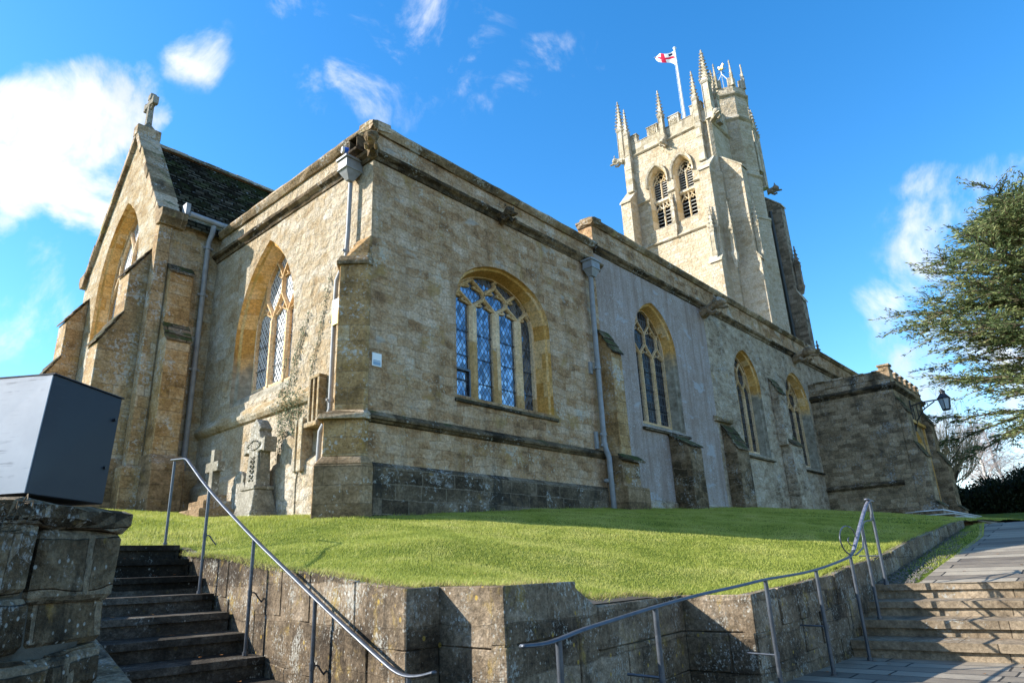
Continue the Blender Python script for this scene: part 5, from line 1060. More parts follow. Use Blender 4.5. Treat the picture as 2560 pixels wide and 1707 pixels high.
# ------------------------------------------------------------------ retaining walls
def block(mb, P, Q, out, z0, z1, d, zt0=None, zt1=None, jit=.006):
    """one squared stone between plan points P and Q; out = unit normal towards the viewer side"""
    o_ = random.uniform(-.006, .008); J = lambda: random.uniform(-jit, jit)
    a0, a1 = P+out*(o_+J()), Q+out*(o_+J()); b0, b1 = P-out*d, Q-out*d; t0 = z1 if zt0 is None else zt0; t1 = z1 if zt1 is None else zt1
    mb.hexa([(a0.x, a0.y, z0+J()), (a1.x, a1.y, z0+J()), (b1.x, b1.y, z0), (b0.x, b0.y, z0), (a0.x+J(), a0.y+J(), t0+J()), (a1.x+J(), a1.y+J(), t1+J()), (b1.x, b1.y, t1), (b0.x, b0.y, t0)])
def ret_wall(name, face, zf, zb, label, thick=.34, rowh=(.29, .42), lens=(.42, 1.0), mat=None):
    """squared stones in courses below a top line zf; face: plan polyline, open side on the right when walking along it"""
    o = thing(name, (face[0][0], face[0][1], zb), label, 'wall'); mat = mat or M['retain']; mb = MB(); bk = MB(); cp = MB()
    zmax = max(zf(*p) for p in face); rows = []; z = 0
    while zmax-z > zb: h = random.uniform(*rowh); rows.append((z, h)); z += h
    for (x0, y0), (x1, y1) in zip(face[:-1], face[1:]):
        A, B_ = Vector((x0, y0)), Vector((x1, y1)); L = (B_-A).length; d = (B_-A)/L; out = Vector((d.y, -d.x)); ztop = lambda p: zf(p.x, p.y)
        for (dz, h) in rows:
            s_ = 0
            while s_ < L-1e-3:
                l = random.uniform(*lens) if L > .5 else L
                if L-(s_+l) < .22: l = L-s_
                P, Q = A+d*(s_+(.005 if s_ else 0)), A+d*(s_+l-.005*(s_+l < L-1e-3)); tp, tq = ztop(P)-dz, ztop(Q)-dz
                if min(tp, tq)-h > zb-.5: block(mb, P, Q, out, min(tp, tq)-h+.009, max(tp, tq), .12, tp, tq)
                s_ += l
        k = max(1, int(L/.35)); top = [A.lerp(B_, (.04+(L-.08)*i/k)/L) for i in range(k+1)]
        v = []
        for p in top: q = p-out*thick; f = p-out*.024; v += [(f.x, f.y, zb), (f.x, f.y, ztop(p)-.02), (q.x, q.y, ztop(p)-.012), (q.x, q.y, zb)]
        bk.add(v, [(i*4+j, (i+1)*4+j, (i+1)*4+j+1, i*4+j+1) for i in range(k) for j in range(3)])
    mb.build('stone_courses', mat, o, bevel=.006); bk.build('core', M['mortar'], o, fix=False); return o
def wz(x, y): return H(x, y)+.012
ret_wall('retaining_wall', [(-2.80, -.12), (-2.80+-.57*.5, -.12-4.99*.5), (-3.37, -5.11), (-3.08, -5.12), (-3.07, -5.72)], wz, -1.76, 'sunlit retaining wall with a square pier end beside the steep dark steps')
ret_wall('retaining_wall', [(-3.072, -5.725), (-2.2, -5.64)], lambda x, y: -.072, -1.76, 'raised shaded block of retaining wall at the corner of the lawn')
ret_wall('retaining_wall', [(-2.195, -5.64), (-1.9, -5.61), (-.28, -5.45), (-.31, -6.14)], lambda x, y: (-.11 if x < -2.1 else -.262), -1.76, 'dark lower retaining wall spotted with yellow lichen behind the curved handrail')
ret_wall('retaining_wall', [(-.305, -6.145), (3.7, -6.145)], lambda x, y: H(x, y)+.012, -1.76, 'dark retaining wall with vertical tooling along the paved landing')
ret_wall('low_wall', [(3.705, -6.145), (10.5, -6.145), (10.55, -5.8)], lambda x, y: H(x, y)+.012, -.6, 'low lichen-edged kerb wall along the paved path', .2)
# bank wall left of the steps
ret_wall('retaining_wall', [lp(-2.3, 1.57, 0)[:2], lp(3.3, 1.57, 0)[:2]][::-1], lambda x, y: H(x, y)+.02, -1.76, 'low wall on the far left side of the steep steps', .2) if False else None
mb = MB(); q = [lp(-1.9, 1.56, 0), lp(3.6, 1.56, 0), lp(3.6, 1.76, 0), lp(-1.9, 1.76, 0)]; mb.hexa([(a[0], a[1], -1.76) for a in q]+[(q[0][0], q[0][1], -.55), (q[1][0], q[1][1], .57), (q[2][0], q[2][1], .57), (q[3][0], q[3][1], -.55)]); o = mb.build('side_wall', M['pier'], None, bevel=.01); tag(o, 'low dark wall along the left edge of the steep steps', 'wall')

# ------------------------------------------------------------------ foreground pier and the metal box
A34 = R(33); pd = Vector((math.cos(A34), math.sin(A34), 0)); pn = Vector((-math.sin(A34), math.cos(A34), 0)); PF = Vector((-5.855, -6.154, 0))
def pq(a, b, z): q = PF+pd*a+pn*b; return (q.x, q.y, z)
pier = thing('boundary_wall', (-6, -6.2, -1.76), 'near dark rubble boundary wall with overhanging broken coping, blotched with orange lichen', 'wall')
mb = MB(); z = .222; A2 = Vector(pq(0, 0, 0)[:2]); dd2 = Vector((pd.x, pd.y)); out2 = Vector((-pn.x, -pn.y))
while z > -1.76:
    h = random.uniform(.15, .27); a = .47-.10*(.2-z)/1.96+random.uniform(-.02, .03); first = True
    while a > -2.4:
        l = random.uniform(.2, .5); sp = A2+dd2*(a-l+.012); sq = A2+dd2*a; o_ = out2*random.uniform(-.018, .022); zz = random.uniform(-.018, .018)
        block(mb, sp+o_, sq+o_, out2, z-h+.012+zz, z-.002+zz*.5, .2 if not first else .5, jit=.016); a -= l; first = False
    z -= h
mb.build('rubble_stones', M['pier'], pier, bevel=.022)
mb = MB(); mb.hexa([pq(-2.4, .035, -1.76), pq(.30, .035, -1.76), pq(.30, .55, -1.76), pq(-2.4, .55, -1.76), pq(-2.4, .035, .2), pq(.39, .035, .2), pq(.39, .55, .2), pq(-2.4, .55, .2)]); mb.build('mortar_core', M['mortar'], pier)
mb = MB(); prof = [(.0, .222), (-.025, .226), (-.045, .25), (-.04, .29), (.0, .307), (.5, .312), (.62, .29), (.62, .2)]
edges = [-2.4, -1.55, -.85, -.18, .475]
for a0, a1 in zip(edges[:-1], edges[1:]):
    k = 8; m_ = len(prof); vs = []; dz = random.uniform(-.012, .006)
    for i in range(k+1):
        t = i/k; a = a0+.006+(a1-a0-.012)*t; e = .02*max(0, (t-.88)/.12) if a1 > .5 else 0
        for (b, z) in prof: vs.append(pq(a+random.uniform(-.004, .004), b+random.uniform(-.014, .014)+e, z+dz+random.uniform(-.007, .007)-(e if z > .25 else -e)))
    mb.add(vs, [(i*m_+j, i*m_+(j+1) % m_, (i+1)*m_+(j+1) % m_, (i+1)*m_+j) for i in range(k) for j in range(m_)]+[tuple(range(m_)), tuple(range(k*m_, k*m_+m_))], False)
mb.build('coping', M['pier'], pier)
mb = MB()   # dead ivy stems hanging on the coping
for i in range(46):
    a = random.uniform(-.62, -.05); p = [pq(a, -.09, .25+random.uniform(-.05, .04))]
    for j in range(4): l_ = p[-1]; p.append((l_[0]+random.uniform(-.035, .035), l_[1]+random.uniform(-.03, .01), l_[2]+random.uniform(-.05, .025)))
    mb.tube(p, .0022, 4, caps=False)
o = mb.build('dead_stems', M['bark'], None, fix=False); tag(o, 'tangle of dead climber stems on the near wall under the box', 'plant')
box_ = thing('metal_cabinet', (PF.x, PF.y, .318), 'leaning dark metal cabinet on top of the near wall', 'cabinet')
bs = MB(); bL, bD, b0_, b1_ = .355, .42, .318, .742
c8 = [pq(0, 0, b0_), pq(bL, -.0, b0_-.004), pq(bL, bD, b0_), pq(0, bD, b0_), pq(.040, .012, b1_), pq(bL+.032, .008, b1_-.008), pq(bL+.02, bD, b1_), pq(.038, bD, b1_+.004)]; bs.hexa(c8)
bs.build('body', M['panel'], box_, bevel=.003)
bs = MB(); bs.hexa([pq(-.004, .004, b0_+.003), pq(.0, .004, b0_+.003), pq(.0, bD, b0_+.003), pq(-.004, bD, b0_+.003), pq(.035, .014, b1_-.004), pq(.0395, .014, b1_-.004), pq(.0375, bD, b1_), pq(.033, bD, b1_)]); bs.build('lit_side_face', M['panel_lit'], box_)  # added sheet that carries the painted brightness of the left side
bs = MB(); c9 = [pq(.034, .004, b1_-.005), pq(bL+.036, .002, b1_-.012), pq(bL+.028, bD+.006, b1_-.004), pq(.032, bD+.006, b1_)]; bs.hexa([(x, y, z+.003) for x, y, z in c9]+[(x, y, z+.008) for x, y, z in c9]); bs.build('lid', M['panel'], box_, bevel=.001)
for z in (.45, .64):
    bs = MB(); s_ = (z-b0_)/(b1_-b0_)*.036; bs.tube([pq(bL-.03+s_, .012-.018, z), pq(bL-.03+s_, .02, z)], .0065, 8); bs.build('rivet', M['iron'], box_)

# ------------------------------------------------------------------ handrails
hr = thing('handrail', (-3.2, -3.0, -.5), 'long straight grey handrail slanting down beside the steep steps', 'handrail')
def smooth(pts, it=2):
    pts = [Vector(p) for p in pts]
    for _ in range(it): pts = [pts[0]]+[q for a, b in zip(pts[:-1], pts[1:]) for q in (a.lerp(b, .25), a.lerp(b, .75))]+[pts[-1]]
    return pts
L_ = [(-2.929, .029, 1.538), (-2.968, -.35, 1.495), (-2.985, -.53, 1.475), (-3.02, -.74, 1.38), (-3.082, -1.428, .998), (-3.22, -2.743, .409), (-3.292, -3.419, .133), (-3.355, -4.02, -.116), (-3.414, -4.58, -.341), (-3.465, -5.07, -.53), (-3.478, -5.19, -.562), (-3.490, -5.30, -.570), (-3.503, -5.43, -.556), (-3.515, -5.55, -.53)]
def flat_rail(mb, pts, w, t):
    """half-round handrail section swept along pts"""
    pts = [Vector(p) for p in pts]; prof = [(-w, -t*.6), (-w*.95, .0), (-w*.5, t*.8), (w*.5, t*.8), (w*.95, 0), (w, -t*.6), (w*.4, -t), (-w*.4, -t)]; vs = []; k = len(pts)
    for i, p in enumerate(pts):
        d = (pts[min(i+1, k-1)]-pts[max(i-1, 0)]).normalized(); s_ = d.cross(Vector((0, 0, 1)))
        s_.normalize(); u = s_.cross(d)
        vs += [p+s_*a+u*b for a, b in prof]
    m_ = len(prof); mb.add(vs, [(i*m_+j, i*m_+(j+1) % m_, (i+1)*m_+(j+1) % m_, (i+1)*m_+j) for i in range(k-1) for j in range(m_)]+[tuple(range(m_)), tuple(range((k-1)*m_, k*m_))], True)
mb = MB(); flat_rail(mb, smooth(L_, 2), .021, .011); mb.build('rail', M['rail'], hr)
for (x, y, zt, zb_) in ((-2.94, -.09, 1.50, .50), (-3.085, -1.44, .985, -.06), (-3.22, -2.745, .40, -.58), (-3.354, -4.01, -.125, -1.1), (-3.488, -5.285, -.575, -1.6)):
    p = MB(); p.tube([(x, y, zb_), (x, y, zt)], .0165, 10); p.tube([(x, y, zb_), (x, y, zb_+.03)], .026, 8); p.build('post', M['rail'], hr)
    if zt < 1.2: b = MB(); b.tube([(x, y, zt-.49), (x, y, zt-.44)], .021, 8); b.tube(smooth([(x, y, zt-.465), (x+.05, y, zt-.462), (x+.075, y, zt-.50), (x+.13, y, zt-.56)], 1), .007, 6); b.build('bracket', M['rail'], hr)
hr2 = thing('handrail', (0, -6.384, -1), 'curving grey handrail with a scroll end beside the broad stone steps', 'handrail')
YR = -6.384
def gx_(x): return 1.298+1.2*x
R_ = [(-4.135, -.29), (-4.0, -.297), (-3.874, -.286), (-3.72, -.262), (-3.34, -.228), (-3.03, -.2), (-2.5, -.162), (-1.93, -.135), (-1.5, -.108), (-1.16, -.1), (-.65, -.083), (-.21, -.050), (.178, -.012), (.43, .014), (.56, .052), (.62, .078), (.759, .169), (.99, .322), (1.221, .466), (1.37, .545), (1.46, .574), (1.54, .578)]
rp = smooth([(gx_(x), YR, 1.2*z) for x, z in R_], 2); cut = next(i for i, p in enumerate(rp) if p.x > gx_(.60))
mb = MB(); flat_rail(mb, rp[:cut+1], .022, .011); mb.build('rail', M['rail'], hr2); mb = MB(); flat_rail(mb, rp[cut:], .0235, .012); mb.build('end_rail', M['rail_worn'], hr2, label='paint-worn steep end of the rail')
mb = MB(); flat_rail(mb, [(2.86, YR-.02, .694), (2.98, YR-.01, .697), (3.10, YR, .694), (3.20, YR+.0, .687)], .023, .01); mb.build('top_plate', M['rail_worn'], hr2)
for (x, zt, zb_) in ((1.475, .57, -.26), (1.027, .34, -.55), (.49, .022, -.85), (-.47, -.072, -.86), (-1.51, -.112, -1.0), (-3.03, -.205, -1.7), (-3.885, -.29, -1.75)):
    x = gx_(x); p = MB(); p.tube([(x, YR, max(zb_*1.2, -1.75)), (x, YR, zt*1.2)], .019, 10); p.tube([(x, YR, zb_*1.2), (x, YR, zb_*1.2+.03)], .03, 8); p.build('post', M['rail'], hr2)
for (x, z) in ((-.45, -.50), (-1.5, -.60), (-3.03, -.55), (1.475, .02)):
    x = gx_(x); z *= 1.2; b = MB(); b.tube([(x, YR, z), (x-.02, -6.14, z+.01)], .009, 6); b.tube([(x, YR, z-.022), (x, YR, z+.022)], .021, 8); b.build('bracket', M['rail'], hr2)
mb = MB(); sp = []
for i in range(34):
    t = i/33; a = -.75+t*(-2*math.pi*1.42); rr = .225*(1-t)**.75+.035; sp.append((gx_(.565+rr*1.32*math.cos(a)+.03*t), YR, 1.2*(.165+rr*.62*math.sin(a)+.02)))
mb.tube([(gx_(.985), YR, .37), (gx_(.99), YR, .23), (gx_(.93), YR, .12)]+[p for p in sp[1:]], [.009]*3+[.009*(1-.4*i/33) for i in range(33)], 6); mb.build('scroll', M['rail'], hr2)
mb = MB(); mb.tube(smooth([(gx_(x), YR, z*1.2) for x, z in ((1.43, .395), (1.38, .365), (1.2, .362), (1.08, .33), (1.03, .22))], 2), .009, 6); mb.tube([(gx_(1.45), YR, .45), (gx_(1.45), YR, .52)], .023, 8); mb.build('stay', M['rail'], hr2)

# ------------------------------------------------------------------ graves against the chapel
gz = H(-.38, 2.6)
gr1 = thing('celtic_cross', (-.38, 2.62, gz), 'large carved stone cross monument with gabled head in front of the ivy', 'gravestone')
def taper(mb, cx_, cy_, ax, ay, z0, bx, by, z1): mb.hexa([(cx_-ax, cy_-ay, z0), (cx_+ax, cy_-ay, z0), (cx_+ax, cy_+ay, z0), (cx_-ax, cy_+ay, z0), (cx_-bx, cy_-by, z1), (cx_+bx, cy_-by, z1), (cx_+bx, cy_+by, z1), (cx_-bx, cy_+by, z1)])
b = MB(); taper(b, -.38, 2.62, .28, .34, gz-.1, .28, .34, gz+.08); taper(b, -.38, 2.62, .24, .30, gz+.08, .17, .23, gz+.46); taper(b, -.38, 2.62, .19, .25, gz+.46, .19, .25, gz+.53); b.build('plinth', M['grave'], gr1, bevel=.012)
s = MB(); X0, Y0 = -.38, 2.62
taper(s, X0, Y0, .135, .20, gz+.53, .115, .155, 2.36)
out = [(-.155, 2.20), (-.17, 2.24), (-.26, 2.26), (-.36, 2.22), (-.37, 2.50), (-.27, 2.46), (-.2, 2.49), (-.17, 2.56), (-.145, 2.62), (-.19, 2.66), (.0, 2.86), (.19, 2.66), (.145, 2.62), (.17, 2.56), (.2, 2.49), (.27, 2.46), (.37, 2.50), (.36, 2.22), (.26, 2.26), (.17, 2.24), (.155, 2.20)]
s.extr(out[::-1], (X0, Y0, 0), (0, 1, 0), (0, 0, 1), (1, 0, 0), -.12, .12); s.build('shaft', M['grave'], gr1, bevel=.01)
s = MB()
for z in np.arange(gz+.62, 2.16, .085):      # carved interlace on the face, lettering panel on the side
    for sg in (-1, 1): s.tube([(X0-.142+.011*(z-1.7), Y0+sg*.07, z), (X0-.147+.011*(z-1.7), Y0, z+.04), (X0-.142+.011*(z-1.7), Y0-sg*.07, z+.085)], .012, 5, caps=False)
s.build('interlace_carving', M['grave'], gr1); s = MB()
for a in np.linspace(0, 2*math.pi, 13)[:-1]: s.tube([(X0-.125, Y0+.09*math.cos(a), 2.37+.09*math.sin(a)), (X0-.132, Y0+.17*math.cos(a+.5), 2.37+.09*math.sin(a+.5)), (X0-.125, Y0+.25*math.cos(a), 2.37+.07*math.sin(a))], .010, 4, caps=False)
s.build('wheel_carving', M['grave'], gr1)
s = MB()
for i in range(9):
    z = gz+.62+i*.078; x = X0-.085
    while x < X0+.075: w_ = random.uniform(.015, .035); s.box(x, min(x+w_, X0+.085), Y0-.202+.026*(z-gz-.6), Y0-.193+.026*(z-gz-.6), z, z+.03); x += w_+.012
s.box(X0-.088, X0+.088, Y0-.196, Y0-.19, gz+.6, gz+1.33); s.build('raised_letters', M['grave'], gr1)
gz2 = H(-.65, 3.74)
gr2 = thing('stone_cross', (-.65, 3.74, gz2), 'small plain stone cross on stepped base between downpipe and carved cross', 'gravestone')
b = MB(); taper(b, -.65, 3.74, .40, .42, gz2-.1, .40, .42, gz2+.10); taper(b, -.65, 3.74, .29, .31, gz2+.10, .29, .31, gz2+.25); taper(b, -.65, 3.74, .19, .2, gz2+.25, .18, .19, gz2+.37); b.build('plinth', M['buttress_base'], gr2, bevel=.012)
s = MB(); s.extr([(-.085, gz2+.37), (-.07, 2.02), (-.245, 2.02), (-.245, 2.20), (-.07, 2.20), (-.07, 2.43), (.07, 2.43), (.07, 2.20), (.245, 2.20), (.245, 2.02), (.07, 2.02), (.085, gz2+.37)][::-1], (-.65, 3.74, 0), (0, 1, 0), (0, 0, 1), (1, 0, 0), -.07, .07); s.build('cross', M['grave'], gr2, bevel=.008)
gz3 = H(-.4, 3.5)
s = MB(); s.extr([(-.24, gz3-.1), (-.22, gz3+.45), (-.25, gz3+.5), (-.18, gz3+.58), (-.2, gz3+.66), (-.1, gz3+.76), (0, gz3+.8), (.1, gz3+.76), (.2, gz3+.66), (.18, gz3+.58), (.25, gz3+.5), (.22, gz3+.45), (.24, gz3-.1)][::-1], (-.36, 3.28, 0), (0, 1, 0), (0, 0, 1), (1, 0, 0), -.05, .05); o = s.build('headstone', M['grave'], None, bevel=.01); tag(o, 'old shaped headstone half hidden between the two crosses', 'gravestone')
s = MB(); s.extr([(-.26, .95), (-.24, 1.6), (-.30, 1.95), (-.2, 2.35), (.06, 2.5), (.28, 2.45), (.33, 2.1), (.24, 1.75), (.3, 1.3), (.2, .95)][::-1], (-.12, 1.98, 0), (0, 1, 0), (0, 0, 1), (1, 0, 0), -.04, .05); o = s.build('wall_slab', M['chapel_east'], None, bevel=.012); tag(o, 'broken upright slab leaning on the wall right of the carved cross', 'gravestone')

# ------------------------------------------------------------------ ivy on the east wall
iv = MB()
paths = [[(1.15, 5.4), (1.3, 5.0), (1.4, 4.6), (1.5, 4.2), (1.62, 3.8), (1.7, 3.45)], [(1.85, 4.85), (2.0, 4.5), (2.1, 4.2), (2.18, 3.85), (2.25, 3.5)], [(2.05, 4.6), (2.22, 4.1), (2.36, 3.7), (2.5, 3.4)], [(2.55, 4.1), (2.62, 3.7), (2.7, 3.3)],
         [(2.75, 3.3), (2.6, 2.9), (2.5, 2.5), (2.45, 2.1)], [(2.4, 3.3), (2.3, 2.9), (2.15, 2.5), (2.2, 2.0), (2.15, 1.6)], [(2.1, 3.2), (2.0, 2.8), (1.9, 2.4)], [(3.3, 2.6), (3.2, 2.2), (3.25, 1.7)]]
def leaf(mb, p, nrm, s):
    a = random.uniform(0, 6.28); n_ = (Vector(nrm)+Vector([random.uniform(-.45, .45) for _ in range(3)])).normalized(); t = n_.orthogonal().normalized(); b = n_.cross(t); p = Vector(p)
    P = [p+(t*math.cos(a+q)+b*math.sin(a+q))*s*r_ for q, r_ in ((0, 1), (.7, .5), (1.4, .9), (2.3, .5), (3.14, .55), (3.9, .5), (4.8, .9), (5.5, .5))]; mb.add(P, [tuple(range(8))])
for pi__, pth in enumerate(paths):
    for (y0, z0), (y1, z1) in zip(pth[:-1], pth[1:]):
        iv.tube([(-.015, y0, z0), (-.015, (y0+y1)/2+random.uniform(-.03, .03), (z0+z1)/2), (-.015, y1, z1)], .005, 4, caps=False)
        for k in range(int(26 if pi__ < 4 else 60)):
            t = random.random(); g_ = .035 if pi__ < 4 else .10; leaf(iv, (-.02-random.random()*.04, y0+(y1-y0)*t+random.gauss(0, g_), z0+(z1-z0)*t+random.gauss(0, g_)), (-1, 0, .3), random.uniform(.014, .03))
for k in range(330): leaf(iv, (-.06-random.random()*.07, random.gauss(2.3, .26), random.gauss(3.2, .10)), (-1, -.2, .5), random.uniform(.014, .028))
for k in range(420): y_ = random.uniform(1.75, 2.75); leaf(iv, (-.02-random.random()*.03, y_, 3.1-abs(random.gauss(0, .7))), (-1, 0, .3), random.uniform(.012, .024))
o = iv.build('ivy', M['ivy'], None, fix=False); tag(o, 'straggling ivy climbing the sunlit chapel wall above the crosses', 'ivy')

# ------------------------------------------------------------------ signs, camera, lamp
s = thing('warning_sign', (-.2, .75, 4.3), 'white and yellow warning sign high on the sunlit wall beside the buttress', 'sign')
p = MB(); p.box(-.21, -.20, .61, .79, 4.45, 4.69); p.build('plate', M['signwhite'], s)
p = MB(); p.box(-.21, -.20, .61, .79, 4.22, 4.448); p.build('text_panel', M['signyellow'], s)
p = MB()
def tri(mb, x, cy_, cz_, r, t):
    q = [(cy_-r, cz_-r*.8), (cy_+r, cz_-r*.8), (cy_, cz_+r)]
    for a, b in zip(q, q[1:]+q[:1]): mb.tube([(x, a[0], a[1]), (x, b[0], b[1])], t, 4)
tri(p, -.211, .70, 4.565, .065, .008); p.build('triangle', M['signblack'], s)
p = MB()
for i in range(6): p.box(-.213, -.2102, .63, .77-random.random()*.04, 4.415-i*.032, 4.427-i*.032)
p.build('text_lines', M['signblack'], s)
s = thing('notice_plate', (.17, 0, 3.37), 'small white and blue notice plate on the shaded wall near the buttress', 'sign')
p = MB(); p.box(.08, .27, -.02, -.004, 3.37, 3.6); p.build('plate', M['signwhite'], s); p = MB(); p.box(.10, .25, -.023, -.0202, 3.39, 3.45); p.box(.10, .25, -.023, -.0202, 3.46, 3.475); p.build('blue_band', M['signblue'], s)
cb = thing('floodlight', (-.25, .62, 7.72), 'small blue-sided floodlight on the chapel parapet corner', 'lamp')
p = MB(); p.tube([(-.10, .62, 7.74), (-.20, .66, 7.74)], .065, 14); p.build('housing', M['blue'], cb); p = MB(); p.tube([(-.20, .66, 7.74), (-.24, .675, 7.74)], .066, 14); p.build('lens', M['signwhite'], cb); p = MB(); p.tube([(0, .6, 7.72), (-.12, .62, 7.74)], .02, 6); p.build('bracket', M['iron'], cb)
ln = thing('wall_lantern', (24.3, -3.06, 5.6), 'black glazed lantern on an iron bracket above the porch door', 'lantern')
b = MB(); LX, LY, LZ = 24.3, -4.28, 5.62
b.tube([(24.3, -3.08, 5.72), (24.3, -3.5, 5.80), (24.3, -4.1, 5.80)], .03, 6); b.tube([(24.3, -3.08, 4.75), (24.3, -3.2, 5.1), (24.3, -3.5, 5.5), (24.3, -3.95, 5.76)], .025, 6); b.tube([(24.3, -3.08, 4.7), (24.3, -3.08, 5.95)], .035, 6)
for k in range(5): y_ = -3.16-.13*k; b.tube([(24.3, y_, 5.76), (24.3, y_, 5.0+.16*k)], .018, 5)
b.build('bracket', M['iron'], ln)
b = MB(); C6 = [(math.cos(i*math.pi/3), math.sin(i*math.pi/3)) for i in range(6)]
for c in C6: b.tube([(LX+c[0]*.14, LY+c[1]*.14, 5.36), (LX+c[0]*.22, LY+c[1]*.22, 5.80)], .015, 5)
for r_, z in ((.14, 5.36), (.22, 5.80)): b.tube([(LX+c[0]*r_, LY+c[1]*r_, z) for c in C6+C6[:1]], .022, 5)
b.lathe((LX, LY), [(.26, 5.80), (.24, 5.83), (.11, 5.99), (.10, 6.01), (.10, 6.07), (.12, 6.09), (.06, 6.13), (.02, 6.18)], 6); b.build('cage', M['iron'], ln)
b = MB(); b.lathe((LX, LY), [(.13, 5.37), (.21, 5.79)], 6, smooth=False); b.build('glass', M['lampglass'], ln)
# flagpole, flag, weathervane
fp = thing('flagpole', (33, 8.33, 28), 'white flagpole with a rippling red cross flag on the tower roof', 'flagpole')
b = MB(); b.tube([(33, 8.33, 27.5), (33, 8.36, 36.4)], [.105, .06], 10); b.build('pole', M['white_paint'], fp); b = MB(); b.lathe((33, 8.36), [(.05, 36.4), (.12, 36.46), (.12, 36.54), (.04, 36.6)], 10); b.build('finial', M['white_paint'], fp); b = MB(); b.tube([(32.95, 8.5, 28.3), (32.95, 8.47, 36.2)], .012, 4); b.build('halyard', M['white_paint'], fp)
nu, nv = 36, 16; vs, uv_ = [], []
for j in range(nv+1):
    for i in range(nu+1):
        u, v = i/nu, j/nv; amp = .15*u+.04; d = 1.75*u; ph = u*7.5+v*1.4
        vs.append((33.0-.25*d+amp*math.sin(ph)*1.1, 8.42+d*.88+amp*.5*math.cos(ph*1.2), 35.0+1.25*v*(1-.55*u)+.95*u+.22*u*(1-v)+.12*math.sin(u*8+v*2))); uv_.append((u, v, 0))
fs = [(j*(nu+1)+i, j*(nu+1)+i+1, (j+1)*(nu+1)+i+1, (j+1)*(nu+1)+i) for j in range(nv) for i in range(nu)]
b = MB(); b.add(vs, fs, True); fo = b.build('flag', M['flag'], fp, fix=False); at = fo.data.attributes.new('fuv', 'FLOAT_VECTOR', 'POINT'); at.data.foreach_set('vector', [c for q in uv_ for c in q])
def wk(p): return (p[0]*.55, 33.35+(p[1]-33.5)*.75)
wv_ = thing('weathervane', (34, 5.6, 31.6), 'gilded weathercock on thin white legs on the stair turret', 'weathervane')
b = MB()
for a in (0.3, 2.4, 4.5): b.tube([(34+1.0*math.cos(a), 5.6+1.0*math.sin(a), 31.2), (34, 5.6, 33.1)], .022, 5)
b.tube([(34, 5.6, 31.2), (34, 5.6, 33.7)], .03, 6); b.build('mast', M['white_paint'], wv_)
b = MB(); b.tube([(33.9, 5.2, 33.35), (34.1, 6.0, 33.35)], .02, 5); b.tube([(33.6, 5.7, 33.35), (34.4, 5.5, 33.35)], .02, 5); b.build('compass_arms', M['iron'], wv_)
b = MB(); b.extr([wk(q) for q in [(-.35, 33.75), (-.2, 33.62), (.1, 33.6), (.22, 33.75), (.25, 33.95), (.33, 34.0), (.24, 34.1), (.15, 34.05), (.1, 33.9), (-.1, 33.88), (-.25, 34.1), (-.42, 34.2), (-.5, 34.05), (-.38, 33.95)]], (34, 5.6, 0), (.2, .98, 0), (0, 0, 1), (.98, -.2, 0), -.05, .05); b.lathe((34, 5.6), [(.02, 33.4), (.09, 33.43), (.12, 33.5), (.07, 33.6), (.02, 33.65)], 8); b.build('cockerel', M['gold'], wv_)

# fallen leaves
lf_ = MB()
def fallen(x, y, z, s_):
    a = random.uniform(0, 6.28); P = [(x+s_*r_*math.cos(a+q), y+s_*r_*math.sin(a+q), z+random.uniform(.002, .35*s_)) for q, r_ in ((0, 1.2), (.8, .6), (2.2, .6), (3.14, .8), (4.0, .6), (5.4, .6))]; lf_.add(P, [tuple(range(6))])
for i in range(70):
    k = random.randrange(5)
    if k < 3: j = random.randrange(4); x, z = RS[j]; fallen(x+random.uniform(.12, .4), -6.25-random.random()**1.5*4, z+.003, random.uniform(.015, .03))
    elif k == 3: x = random.uniform(3.6, 8); fallen(x, -6.7-random.random()*2.5, pathz(x)+.004, random.uniform(.015, .028))
    else: fallen(random.uniform(-.6, 2.0), -6.25-random.random()**1.5*3, -1.015, random.uniform(.018, .032))
for i in range(26): j = random.randrange(1, 9); s_, z = LS[j]; q = lp(s_+random.uniform(.1, .38), random.uniform(.05, 1.4), z); fallen(q[0], q[1], z+.006, random.uniform(.014, .026))
for i in range(40): x, y = random.uniform(-2.9, 6), random.uniform(-5.6, -.3); fallen(x, y, H(x, y)+.022, random.uniform(.012, .02))
o = lf_.build('fallen_leaves', M['leaf_litter'], None, fix=False); tag(o, 'scattered brown leaves on the steps, paving and lawn', 'leaves', kind='stuff')
# ------------------------------------------------------------------ vegetation
def np_mesh(name, verts, k, mat, parent=None, tint=None, smooth=False):
    """verts: (n*k,3) array, consecutive k-gons"""
    off = origin_of(parent); verts = np.asarray(verts, float)-np.array([off.x, off.y, off.z])
    n_ = len(verts)//k; me = bpy.data.meshes.new(name); me.vertices.add(n_*k); me.vertices.foreach_set('co', np.ascontiguousarray(verts, dtype=np.float32).ravel())
    me.loops.add(n_*k); me.loops.foreach_set('vertex_index', np.arange(n_*k, dtype=np.int32)); me.polygons.add(n_)
    me.polygons.foreach_set('loop_start', np.arange(n_, dtype=np.int32)*k); me.polygons.foreach_set('loop_total', np.full(n_, k, dtype=np.int32)); me.update(calc_edges=True)
    if tint is not None: a = me.attributes.new('tint', 'FLOAT', 'POINT'); a.data.foreach_set('value', np.repeat(tint, k).astype(np.float32))
    me.materials.append(mat); o = bpy.data.objects.new(name, me); col.objects.link(o); o.parent = parent; return o
